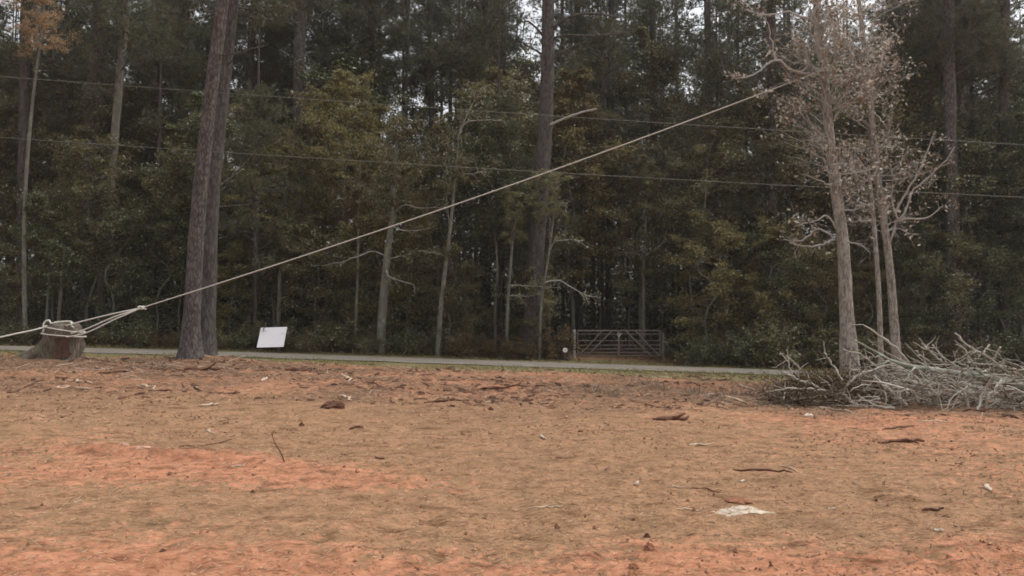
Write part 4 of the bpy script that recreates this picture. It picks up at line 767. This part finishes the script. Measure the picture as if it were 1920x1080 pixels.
# ------------------------------------------------------------------ brush pile
Z7 = lambda x_, y_: (1420 + x_ * 440 / 1920, 600 + y_ * 190 / 829)
BR = [
 ('upright pale branch crossing in front of the slim bare tree', [(870, 45), (1010, 130), (1120, 215), (1240, 350)], 4.2, 19.6), ('long pale branch pointing up right of the grey pine trunk', [(1615, 105), (1750, 230), (1910, 325), (2050, 430)], 4.2, 19.2),
 ('leftmost of the two parallel upright branches mid pile', [(1340, 190), (1430, 270), (1520, 360)], 3.4, 19.6), ('rightmost of the two parallel upright branches mid pile', [(1430, 200), (1500, 280), (1560, 370)], 3.2, 19.9),
 ('short upright branch leaning left beside the parallel branches', [(1290, 250), (1390, 330), (1490, 410)], 3.4, 19.4), ('branch sloping down right along the left front of the pile', [(200, 415), (350, 495), (470, 540), (570, 590)], 3.8, 18.6),
 ('straight branch leaning left over the dark brush', [(540, 265), (620, 370), (700, 500)], 3.6, 18.9), ('bent branch running down from the foot of the roped tree', [(700, 240), (780, 262), (870, 295), (1010, 400), (1130, 480)], 3.6, 19.3),
 ('long branch curving up to the right across the pile front', [(1110, 360), (930, 410), (790, 470), (665, 615)], 4.4, 18.5), ('thin vertical stick before the roped trunk', [(755, 315), (757, 460), (750, 520)], 2.6, 18.7),
 ('twisted twig at the left tip of the pile', [(185, 260), (250, 340), (268, 400), (300, 520)], 3.0, 19.0), ('hooked twig beside the twisted twig at pile left', [(230, 290), (330, 380), (342, 450), (330, 540)], 2.8, 19.2),
 ('flat pale branch lying along the left foot of the pile', [(60, 590), (300, 562), (560, 580)], 3.6, 18.4), ('short curved stick over the left foot of the pile', [(550, 490), (600, 550), (612, 610)], 3.0, 18.3),
 ('short vertical stick at the middle front of the pile', [(1480, 510), (1478, 600), (1472, 680)], 3.0, 18.0), ('branch leg sloping to the ground at right front', [(1640, 500), (1700, 630), (1732, 745)], 4.0, 17.7),
 ('stout branch leg sloping left at the right front', [(1930, 460), (1850, 600), (1800, 745)], 4.4, 17.7), ('pale branch end at the right edge of the pile', [(2000, 480), (1905, 620), (1868, 715)], 4.0, 17.8),
 ('wavy pale branch lying along the pile foot', [(820, 610), (900, 670), (1010, 705), (1120, 722)], 4.2, 17.9), ('forked twig rising behind the lichened limb', [(1620, 200), (1700, 240), (1722, 330), (1728, 430)], 3.0, 20.0),
 ('branch slanting down right through the middle of the pile', [(950, 450), (1030, 530), (1110, 600), (1225, 695)], 4.0, 18.1), ('short pale branch near the foot of the roped tree', [(880, 315), (980, 300), (1060, 312)], 3.6, 19.6),
 ('branch sloping down right under the lichened limb', [(1690, 530), (1800, 600), (1925, 660)], 3.4, 18.2), ('curved branch in the middle of the grey tangle', [(1110, 500), (1250, 500), (1400, 545), (1470, 600)], 3.4, 18.4),
 ('broken twig above the lichened limb', [(1618, 255), (1628, 330), (1722, 385)], 2.8, 19.8), ('low arched branch at the centre front', [(1100, 600), (1180, 575), (1270, 580), (1320, 670)], 3.4, 18.0),
 ('low bent stick left of centre front', [(740, 640), (790, 690), (880, 695)], 3.2, 18.0), ('bare twig fan at the upper right of the pile', [(1800, 300), (1850, 270), (1900, 200)], 3.0, 19.6), ('thin branch rising at the right edge', [(1890, 420), (1930, 330), (1990, 220)], 3.4, 19.4)]
rng = np.random.default_rng(55)
for lab, zp, w, d in BR:
    pts = np.array([P(*Z7(a_, b_), d + rng.uniform(-0.15, 0.15)) for a_, b_ in zp])
    for q in pts: q[2] = max(q[2], tz(q[0], q[1]) + 0.02)
    base = pts[-1].copy(); root = tag(empty('cut_branch', base), lab, 'branch', 'cut branches of the brush pile'); p = resample(pts - base, 14); p[1:-1] += rng.normal(size=(12, 3)) * 0.012
    r = 0.62 * px_m(w, d) * np.linspace(0.55, 1.0, 14); mb = MB(); tube(mb, p, r, 7, 0, 0.2, rng); mb.build('stem', M['brush'], root)
    tw = MB()
    for k in range(5):
        j = int(rng.integers(1, 10)); t = branch_path(p[j], norm(p[j] - p[j + 1]) + rng.normal(size=3) * 0.7, rng.uniform(0.12, 0.45), rng, 5, 0.25); tube(tw, t, np.linspace(0.010, 0.004, 5), 4, cap=False)
    o = tw.build('twigs', M['brush'], root); o['kind'] = 'stuff'
# lichen-covered felled limb
pts = np.array([P(*Z7(a_, b_), d) for a_, b_, d in ((795, 165, 19.3), (900, 222, 19.2), (1010, 285, 19.1), (1100, 335, 19.0), (1250, 378, 18.9), (1480, 415, 18.9), (1700, 445, 18.9), (1910, 475, 18.8), (2150, 540, 18.7), (2300, 640, 18.7))])
base = pts[-1].copy(); root = tag(empty('felled_limb', base), 'thick lichen-covered felled limb lying on top of the brush pile', 'limb'); p = resample(pts - base, 30)
mb = MB(); tube(mb, p, 0.5 * px_m(np.interp(np.linspace(0, 1, 30), [0, .2, .45, 1], [3, 6, 10, 13]), 19), 12, 0, 0.5, rng); mb.build('stem', M['lichen'], root)
for k in range(9):
    j = int(rng.integers(6, 25)); q = branch_path(p[j], [-0.7, rng.normal() * .5, rng.uniform(-0.4, 0.8)], rng.uniform(0.4, 1.0), rng, 7, 0.2); mb = MB(); tube(mb, q, np.linspace(0.028, 0.008, 7), 6, 0, 0.2, rng); mb.build('side_branch', M['lichen'], root)
# the tangle between the branches: too fine to count
tw = MB(); twb = MB(); lf = MB(); cl = []
for i in range(1700):
    u = rng.random(); px = 1450 + 560 * u; d = rng.uniform(18.0, 20.8); x = colx(px, d); g = tz(x, d)
    hmax = np.interp(px, [1440, 1500, 1560, 1640, 1800, 2010], [0.12, 0.42, 0.60, 0.90, 1.05, 1.1]) * (1 - abs(d - 19.4) / 2.6)
    z = g + rng.random() ** 0.9 * max(hmax, 0.05); a = rng.choice([rng.normal(np.pi, 0.5), rng.uniform(0, 6.28)]); L = rng.uniform(0.3, 1.3)
    q = branch_path([x, d, z], [math.cos(a), math.sin(a), rng.normal(0.05, 0.3)], L, rng, 6, 0.2); q[:, 2] = np.maximum(q[:, 2], terrain(q[:, 0], q[:, 1]) + 0.01)
    tube(twb if rng.random() < np.interp(px, [1500, 1600, 1680], [0.85, 0.7, 0.15]) else tw, q, np.linspace(0.006 + 0.02 * rng.random() ** 3, 0.004, 6), 4, cap=False)
    if px < 1640 or i % 4 == 0: cl.append(q[rng.integers(0, 6, 5)] + rng.normal(size=(5, 3)) * 0.08)
tag(twb.build('brown_brush', M['brush_brown']), 'dark brown twiggy brush at the left end of the pile', 'brush pile', None, 'stuff')
tag(tw.build('brush_tangle', M['brush']), 'grey tangle of fine cut twigs filling the brush pile', 'brush pile', None, 'stuff')
cl = np.concatenate(cl); ex = 5200; px = rng.uniform(1445, 1645, ex); d = rng.uniform(18.8, 20.6, ex); x = (px - CX) / FPX * d
cl = np.vstack([cl, np.stack([x, d, terrain(x, d) + rng.random(ex) ** 0.8 * np.interp(px, [1440, 1490, 1600, 1650], [0.15, 0.62, 0.72, 0.3])], 1)])
leaves(lf, cl, rng, 0.10, 0.05, 0.9); tag(lf.build('brush_leaves', M['leaf_brown'], None, False), 'dark withered leaves on the left end of the brush pile', 'leaves', None, 'stuff')

# ------------------------------------------------------------------ sticks, bark and clods lying on the field
rng = np.random.default_rng(91)
def stick(px, py, wpx, tpx, slope, mat, label, name='fallen_stick', cat='stick', fork=False, flatten=0.6, group='sticks and bark on the field', wob=0.06):
    """wpx long and tpx thick in the picture; slope: pixels up over its length"""
    x0, y0 = ground_at(px - wpx / 2, py + slope / 2); x1, y1 = ground_at(px + wpx / 2, py - slope / 2)
    d = 0.5 * (y0 + y1); th = px_m(tpx, d) * 0.5
    n = 9; t = np.linspace(0, 1, n); xx = x0 + (x1 - x0) * t; yy = y0 + (y1 - y0) * t; L = math.hypot(x1 - x0, y1 - y0)
    off = rng.normal(size=n) * L * wob; off[0] = off[-1] = 0; yy = yy + off
    zz = terrain(xx, yy) + th * 0.35 + np.abs(rng.normal(size=n)) * th * 0.4
    base = np.array([xx[0], yy[0], float(terrain(xx[:1], yy[:1])[0])]); root = tag(empty(name, base), label, cat, group)
    p = np.stack([xx, yy, zz], 1) - base; mb = MB(); r = th * np.array([0.45, .85, 1, 1.05, 1, .95, .9, .8, .4]); tube(mb, p, r, 7, 0, 0.5, rng); mb.build('stem' if cat == 'stick' else 'slab', M[mat], root)
    if fork:
        q = branch_path(p[4], [0.9 * np.sign(x1 - x0), -0.15, 0.22], L * 0.33, rng, 5, 0.15); mb = MB(); tube(mb, q, np.linspace(th * 0.8, th * 0.3, 5), 6, 0, 0.3, rng); mb.build('splinter', M[mat], root)
ST = [
 (1258, 787, 66, 9, 3, 'stick_dark', 'dark split bark chunk with a raised splinter, mid field right of centre', 'bark_piece', 'bark', True), (1690, 830, 88, 8, 2, 'stick_dark', 'longest dark bark strip on the right of the field', 'bark_piece', 'bark', True),
 (1684, 803, 58, 5, 8, 'stick_dark', 'thin dark bark strip just above the longest strip at right', 'bark_piece', 'bark', False), (912, 732, 84, 6, 10, 'stick_dark', 'reddish bark strip near the road in line with the centre pine', 'bark_piece', 'bark', True),
 (838, 754, 84, 5, 4, 'stick_dark', 'dark broken strip just left of the reddish bark strip', 'bark_piece', 'bark', False), (1313, 834, 46, 4, 1, 'stick_pale', 'short pale stick below the split bark chunk'),
 (1556, 769, 82, 5, -10, 'stick_pale', 'long pale stick lying in front of the brush pile'), (1366, 751, 66, 5, -10, 'stick_pale', 'pale stick left of the brush pile'),
 (150, 717, 46, 5, -5, 'stick_pale', 'upper pale splintered stick below the stump'), (146, 728, 60, 5, -4, 'stick_pale', 'lower pale splintered stick below the stump'), (118, 727, 24, 5, 3, 'stick_pale', 'left pale splinter below the stump'),
 (85, 652, 56, 4, 0, 'stick_pale', 'pale stick at the left root of the stump'), (123, 664, 42, 5, -3, 'stick_pale', 'pale stick lying against the stump foot'),
 (385, 831, 98, 3, 14, 'stick_dark', 'long thin dark twig left of centre on the field', 'fallen_stick', 'stick', False), (1325, 918, 56, 3, -5, 'stick_dark', 'thin dark twig above the pale ash patch'), (1268, 913, 34, 3, 1, 'stick_pale', 'thin pale twig left of the dark twig above the ash'),
 (1025, 952, 62, 3, 3, 'stick_pale', 'thin pale straw stalk in the middle foreground'), (1290, 957, 48, 3, -1, 'stick_pale', 'pale stalk just left of the ash patch'), (1430, 884, 112, 4, -6, 'stick_dark', 'long dark twig on the field above the ash patch to the right'), (1480, 880, 30, 3, -12, 'stick_pale', 'small pale stick crossing the long dark twig'),
 (1750, 956, 40, 6, 3, 'stick_dark', 'dark twig clump at the lower right of the field'), (345, 670, 64, 4, 3, 'stick_pale', 'pale branch at the foot of the twin pines'), (275, 728, 40, 4, -10, 'stick_pale', 'curved pale stick between stump and twin pines'),
 (215, 699, 60, 5, 4, 'stick_dark', 'dark bark strip right of the stump'), (380, 694, 70, 7, 2, 'stick_dark', 'dark root piece in front of the twin pines', 'bark_piece', 'bark', True), (300, 733, 44, 4, 0, 'stick_dark', 'dark strip below the curved pale stick'), (420, 738, 60, 4, 2, 'stick_dark', 'dark strip on the field left of the white board'),
 (392, 760, 40, 5, 3, 'stick_pale', 'tan stick on the grassy patch left of centre'), (394, 811, 18, 4, -7, 'chip_pale', 'small pale wood chip above the long thin twig'), (648, 748, 22, 5, -10, 'stick_pale', 'pale stick poking from the dark grass clod'), (655, 710, 30, 5, -14, 'stick_pale', 'pale slanting stick near the road right of the white board'),
 (560, 694, 50, 8, 2, 'stick_dark', 'dark bark heap right below the white board', 'bark_piece', 'bark', True), (445, 875, 24, 3, -1, 'chip_pale', 'pale splinter beside the red clay scrape'), (668, 804, 26, 5, 4, 'stick_dark', 'small dark chip left of centre mid field'), (712, 860, 18, 5, -3, 'stick_dark', 'small dark chip left of centre in the foreground'),
 (1018, 822, 9, 6, -6, 'chip_pale', 'tiny white chip in the middle of the field'), (1194, 909, 6, 9, 2, 'chip_pale', 'tiny white chip left of the ash patch'), (1760, 996, 18, 6, -3, 'chip_pale', 'white chip at the lower right corner'), (1560, 955, 14, 4, 1, 'chip_pale', 'small pale chip right of the ash patch'), (1392, 903, 10, 5, 2, 'chip_pale', 'small pale chip above the ash patch'),
 (1853, 917, 10, 8, -10, 'chip_pale', 'pale chip at the right edge of the field'), (495, 713, 12, 6, 5, 'chip_pale', 'pale chip below the white board'), (147, 941, 14, 4, 1, 'chip_pale', 'pale chip at the lower left of the field'), (1515, 781, 12, 6, 4, 'chip_pale', 'pale chip below the long pale stick by the pile'),
 (1840, 772, 70, 5, 0, 'stick_dark', 'dark stick along the right foot of the brush pile'), (1640, 757, 44, 5, -6, 'stick_pale', 'pale stick at the foot of the brush pile'), (1750, 790, 60, 3, -2, 'stick_pale', 'thin tan stick right of the long pale stick'), (1400, 727, 34, 4, -10, 'stick_pale', 'short pale stick near the green verge'), (1340, 742, 26, 4, 0, 'stick_pale', 'small pale stick left of the pale stick by the pile')]
for a in ST: stick(*a)
def lump(name, px, py, wpx, hpx, mat, label, cat, seed):
    x, y = ground_at(px, py); r = np.random.default_rng(seed); W = px_m(wpx, y) / 2; Hh = px_m(hpx, y)
    nu, nv_ = 14, 6; V = [[0, 0, Hh]]
    for j in range(1, nv_ + 1):
        ph = j / nv_ * math.pi / 2
        for i in range(nu):
            th = i / nu * 2 * math.pi; k = 0.75 + 0.5 * r.random(); V.append([W * k * math.sin(ph) * math.cos(th), W * 0.7 * k * math.sin(ph) * math.sin(th), Hh * math.cos(ph) * (0.75 + 0.5 * r.random()) - (0.02 if j == nv_ else 0)])
    mb = MB(); V = np.array(V); mb.add(V, [[0, 1 + i, 1 + (i + 1) % nu] for i in range(nu)])
    F = [[1 + (j - 1) * nu + i, 1 + j * nu + i, 1 + j * nu + (i + 1) % nu, 1 + (j - 1) * nu + (i + 1) % nu] for j in range(1, nv_) for i in range(nu)]
    mb2 = MB(); mb2.v = [V]; mb2.f = [(np.array([[0, 1 + i, 1 + (i + 1) % nu] for i in range(nu)], np.int32), 0), (np.array(F, np.int32), 0)]; mb2.n = len(V)
    o = mb2.build(name, M[mat], None, False, (x, y, tz(x, y) - 0.005)); return tag(o, label, cat, 'clods on the field')
LU = [(1217, 1030, 22, 13, 'clod', 'largest brown clod low right of centre'), (1213, 1008, 13, 9, 'stick_dark', 'dark small clod just above the largest clod'), (1188, 976, 9, 5, 'stick_dark', 'tiny dark clod above the pair of clods'), (305, 1034, 12, 6, 'stick_dark', 'lone dark clod at the lower left'),
      (625, 764, 46, 12, 'stick_dark', 'dark clod of torn roots and turf left of centre'), (474, 924, 9, 6, 'stick_dark', 'small dark clod right of the clay scrape'), (1382, 942, 52, 9, 'clod', 'reddish dirt heap right behind the ash patch'), (565, 799, 11, 7, 'stick_dark', 'dark clod below the torn turf clod'), (920, 769, 10, 6, 'stick_dark', 'dark clod on the field below the reddish strip'),
      (232, 833, 20, 4, 'clod_pale', 'left pinkish clod on the clay scrape'), (268, 840, 30, 5, 'clod_pale', 'middle clod on the crest of the clay scrape'), (1290, 940, 8, 4, 'clod', 'small clod left of the reddish dirt heap'), (1188, 1066, 22, 10, 'clod', 'brown clod at the very bottom right of centre')]
for i, (px, py, w, h, mt, lab) in enumerate(LU): lump('dirt_clod', px, py, w, h, mt, lab, 'clod', 700 + i)
# pale ash patch
x0, y0 = ground_at(1390, 960); mb = MB(); n_ = 30; r = np.random.default_rng(4)
aa = np.linspace(0, 2 * np.pi, n_, endpoint=False); V = []
for f, zz in ((1.0, -0.006), (0.75, 0.003), (0.4, 0.006), (0.12, 0.008)):
    k = 0.35 + 0.75 * vnoise(aa * 3.1, aa * 0 + 4, 3) + 0.5 * vnoise(aa * 7.7, aa * 0 + 9, 5); px_ = x0 + 0.27 * f * k * np.cos(aa); py_ = y0 + 0.15 * f * k * np.sin(aa); V.append(np.stack([px_, py_, terrain(px_, py_) + zz + 0.006 * r.random(n_)], 1))
V = np.concatenate(V) - [x0, y0, tz(x0, y0)]; ii = np.arange(3)[:, None] * n_; j_ = np.arange(n_)[None, :]
mb.add(V, np.stack([ii + j_, ii + (j_ + 1) % n_, ii + n_ + (j_ + 1) % n_, ii + n_ + j_], -1).reshape(-1, 4)); mb.add(V[3 * n_:], [list(range(n_))])
tag(mb.build('ash_patch', M['ash'], None, True, (x0, y0, tz(x0, y0))), 'whitish ash patch on the field low right of centre', 'ash')
# tufts of dry brown weeds near the road
for i, (px, py, w, h, lab) in enumerate(((1112, 735, 40, 26, 'sparse dry weed tuft right of the reddish bark strip'), (1205, 722, 48, 34, 'tallest dry weed tuft in line with the gate'), (1236, 731, 36, 26, 'dry weed tuft just right of the tallest tuft'), (1150, 742, 50, 20, 'low dry weed tuft below the gate'),
                                         (1300, 738, 44, 24, 'dry weed tuft between the gate and brush pile'), (1395, 741, 50, 24, 'dry weed tuft left of the brush pile'), (1440, 745, 40, 22, 'dry weed tuft at the left tip of the brush pile'), (300, 690, 46, 26, 'dry weed tuft before the twin pines'), (1345, 748, 46, 18, 'low dry weed tuft above the pale stick by the pile'))):
    x, y = ground_at(px, py); base = np.array([x, y, tz(x, y)]); r = np.random.default_rng(800 + i); mb = MB(); W = px_m(w, y) / 2; Hh = px_m(h, y)
    for k in range(46):
        q0 = np.array([r.normal() * W * .5, r.normal() * W * .4, -0.02]); q = branch_path(q0, [r.normal() * .5, r.normal() * .4, 1], Hh * r.uniform(.4, 1.1), r, 5, 0.25); q[:, 2] += terrain(q[:, 0] + x, q[:, 1] + y)[0] - base[2]
        tube(mb, q, np.linspace(0.006, 0.003, 5), 3, cap=False)
    root = tag(empty('dry_weed', base), lab, 'weed', 'dry weed tufts'); o = mb.build('stems', M['twig_brown'], root); o['kind'] = 'stuff'
# thin upright stem on the left foreground
x0, y0 = ground_at(535, 866); base = np.array([x0, y0, tz(x0, y0)]); p = np.array([[x0, y0, base[2] - 0.03], P(527, 850, y0), P(517, 833, y0 + .02), P(511, 818, y0 + .05), P(509, 811, y0 + .06)]) - base
root = tag(empty('bare_seedling', base), 'single thin curved bare stem standing on the left of the field', 'seedling'); mb = MB(); tube(mb, resample(p, 12), np.linspace(0.009, 0.004, 12), 6); mb.build('stem', M['stick_dark'], root)
for k in range(2): q = branch_path(resample(p, 12)[7 + k * 3], [rng.normal(), 0, 0.6], 0.07, rng, 4, 0.2); mb = MB(); tube(mb, q, np.linspace(0.005, 0.003, 4), 5); mb.build('side_twig', M['stick_dark'], root)

# ------------------------------------------------------------------ thin haze, added to lift the dark tones of the wood

HAZE = 0.00034; sc.cycles.volume_bounces = 3
hz = MB(); slab(hz, np.array([-150.0, -12, -9]), np.array([0, 0, 45.0]), np.array([300.0, 0, 0]), np.array([0, 152.0, 0]))
mhz = bpy.data.materials.new('haze'); mhz.use_nodes = True; hn = mhz.node_tree; hn.nodes.clear(); ho = hn.nodes.new('ShaderNodeOutputMaterial'); hv = hn.nodes.new('ShaderNodeVolumePrincipled')
hv.inputs['Color'].default_value = (0.96, 0.955, 0.94, 1); hv.inputs['Density'].default_value = HAZE; hv.inputs['Anisotropy'].default_value = 0.3; hn.links.new(hv.outputs[0], ho.inputs['Volume'])
tag(hz.build('haze', mhz, None, False), 'thin added haze that lifts the dark tones of the wood', 'haze', None, 'stuff')
# ------------------------------------------------------------------ litter nobody could count: straw, chips, verge grass
rng = np.random.default_rng(17)
def scatter(n, y0, y1, power=1.0, margin=1.15):
    y = y0 + (y1 - y0) * rng.random(n) ** power; x = (rng.random(n) * 2 - 1) * y * 0.66 * margin; return x, y
def slivers(n, y0, y1, L, W, mat, name, label, power, lift=0.25, dens=None, cat='litter', thick=0.3):
    x, y = scatter(n, y0, y1, power)
    if dens is not None: k = rng.random(n) < dens(x, y); x, y = x[k], y[k]
    n = len(x); a = rng.uniform(0, np.pi * 2, n); l = L * rng.uniform(0.4, 1.5, n) * (0.6 + y / 14); w = W * rng.uniform(0.5, 1.5, n) * (0.55 + y / 14)
    dx, dy = np.cos(a) * l / 2, np.sin(a) * l / 2; z0 = terrain(x - dx, y - dy) + 0.004; z1 = terrain(x + dx, y + dy) + 0.004 + rng.random(n) ** 2 * lift * l
    p0 = np.stack([x - dx, y - dy, z0], 1); p1 = np.stack([x + dx, y + dy, z1], 1); s = np.stack([-np.sin(a) * w / 2, np.cos(a) * w / 2, np.zeros(n)], 1); u = np.stack([np.zeros(n), np.zeros(n), w * thick + 0.003], 1)
    V = np.stack([p0 - s, p0 + s, p0 + u, p1 - s * .7, p1 + s * .7, p1 + u], 1).reshape(-1, 3); b0 = np.arange(n)[:, None] * 6
    mb = MB(); mb.add(V, (b0[:, None, :] + np.array([[0, 2, 5, 3], [2, 1, 4, 5], [1, 0, 3, 4]])[None]).reshape(-1, 4)); mb.add(np.zeros((0, 3)), np.zeros((0, 3), int))
    mb.f = mb.f[:1]
    mb.f.append(((b0[:, None, :] + np.array([[0, 1, 2], [3, 5, 4]])[None]).reshape(-1, 3).astype(np.int32), 0))
    tag(mb.build(name, M[mat], None, False), label, cat, None, 'stuff')
slivers(46000, 4.4, 33, 0.035, 0.0034, 'straw', 'straw_litter', 'dry straw and dead grass strewn over the clay field', 1.9, 0.5, lambda x, y: np.clip(0.35 + 1.1 * (fbm(x * 0.7, y * 0.7, 81, 3) - 0.3) + 0.3 * (y > 8), 0, 1), 'straw')
slivers(2600, 4.6, 33, 0.05, 0.013, 'chip', 'wood_chips', 'small dark bark chips scattered over the field', 1.0, 0.15, lambda x, y: np.clip(0.0 + 0.45 * sstep(15, 22, y) + 2.2 * (fbm(x * 0.5, y * 0.5, 85, 3) - 0.48), 0, 1), 'wood chips')
n_ = 9000; x, y = scatter(n_, 4.6, 26, 1.5); k = rng.random(n_) < np.clip(0.08 + 2.4 * (fbm(x * 0.9, y * 0.9, 99, 4) - 0.47) + 0.5 * blob(x, y, -3.6, 9.0, 1.8, 0.7) + 0.25 * (y < 6.3), 0, 1); x, y = x[k], y[k]; n_ = len(x)
rad = 0.0065 * (0.6 + y / 9) * rng.lognormal(0, 0.45, n_); oc = np.array([[1, 0, 0], [0, 1, 0], [-1, 0, 0], [0, -1, 0], [0, 0, 1], [0, 0, -1]], float)
V = (oc[None] * rng.uniform(0.6, 1.4, (n_, 6, 1)) * rad[:, None, None] + rng.normal(size=(n_, 6, 3)) * rad[:, None, None] * 0.2) + np.stack([x, y, terrain(x, y) + rad * 0.3], 1)[:, None, :]
mb = MB(); mb.add(V.reshape(-1, 3), (np.arange(n_)[:, None, None] * 6 + np.array([[0, 1, 4], [1, 2, 4], [2, 3, 4], [3, 0, 4], [1, 0, 5], [2, 1, 5], [3, 2, 5], [0, 3, 5]])[None]).reshape(-1, 3))
tag(mb.build('clay_crumbs', M['crumb'], None, False), 'small crumbs of red clay and soil over the field', 'soil', None, 'stuff')
n_ = 52000; x, y = scatter(n_, 5, 34, 0.95); k = rng.random(n_) < np.clip(0.10 + 0.35 * sstep(14, 20, y) + 2.2 * (fbm(x * 0.6, y * 0.6, 83, 4) - 0.5), 0, 1); x, y = x[k], y[k]
mb = MB(); leaves(mb, np.stack([x, y, terrain(x, y) + 0.004 + 0.010 * rng.random(len(x))], 1), rng, (0.022 + 0.055 * sstep(5, 17, y))[:, None], (0.011 + 0.03 * sstep(5, 17, y))[:, None], 0.25)
tag(mb.build('leaf_litter', M['leaf_litter'], None, False), 'brown fallen leaves strewn over the field', 'leaf litter', None, 'stuff')
slivers(5200, 16, 34.5, 0.10, 0.026, 'mulch', 'bark_mulch', 'torn dark bark and mulch on the ground near the road', 1.0, 0.2, lambda x, y: np.clip(0.06 + 2.6 * (fbm(x * 0.5, y * 0.9, 89, 4) - 0.47) + 0.5 * blob(x, y, -11, 28, 6, 3) + 0.4 * blob(x, y, -1, 22, 3, 2), 0, 1), 'mulch', 0.5)
slivers(2000, 17, 34, 0.17, 0.010, 'twig_brown', 'twig_litter', 'thin pale twigs littering the torn ground near the road', 1.0, 0.35, lambda x, y: np.clip(0.12 + 0.9 * blob(x, y, -13, 27, 5, 4) + 0.9 * blob(x, y, 7, 21, 5, 3) + 0.8 * (fbm(x * 0.4, y * 0.4, 87, 3) - 0.5), 0, 1), 'twigs')
def blades(n, x, y, h, w, mat, name, label, cat):
    z = terrain(x, y); a = rng.uniform(0, 6.28, len(x)); hh = h * rng.uniform(0.4, 1.3, len(x)); ww = w * rng.uniform(0.6, 1.3, len(x)); ln = rng.normal(size=(len(x), 2)) * hh[:, None] * 0.45
    b_ = np.stack([x, y, z], 1); s = np.stack([np.cos(a), np.sin(a), 0 * a], 1) * ww[:, None]; mid = b_ + np.stack([ln[:, 0] * .35, ln[:, 1] * .35, hh * .6], 1); tip = b_ + np.stack([ln[:, 0], ln[:, 1], hh], 1)
    V = np.stack([b_ - s, b_ + s, mid + s * .7, mid - s * .7, tip], 1).reshape(-1, 3); q = np.arange(len(x))[:, None] * 5
    mb = MB(); mb.add(V, q + np.array([[0, 1, 2, 3]])); mb.f.append(((q + np.array([[3, 2, 4]])).astype(np.int32), 0)); tag(mb.build(name, M[mat], None, False), label, cat, None, 'stuff')
n_ = 26000; x = rng.uniform(-32, 32, n_); y = np.where(rng.random(n_) < 0.6, 31.2 + 5.4 * rng.random(n_) ** 0.7, rng.uniform(40.8, 43.4, n_)); k = rng.random(n_) < np.clip(2.4 * (fbm(x * 0.45, y * 0.45, 91, 3) - 0.36) + 0.3 * (x > 4), 0, 1)
x, y = x[k], y[k]; blades(len(x), x, y, 0.13, 0.011, 'grass', 'verge_grass', 'short green-brown grass along both edges of the road', 'grass')
n_ = 7000; x, y = scatter(n_, 7, 33, 0.9); k = rng.random(n_) < np.clip(1.6 * (fbm(x * 0.5, y * 0.5, 95, 3) - 0.45) + 0.6 * blob(x, y, -6, 15, 5, 3) + 0.8 * blob(x, y, 5, 22, 3, 2), 0, 1)
x, y = x[k], y[k]; blades(len(x), x, y, 0.04, 0.006, 'straw', 'dead_grass', 'short dead grass blades over the field', 'grass')
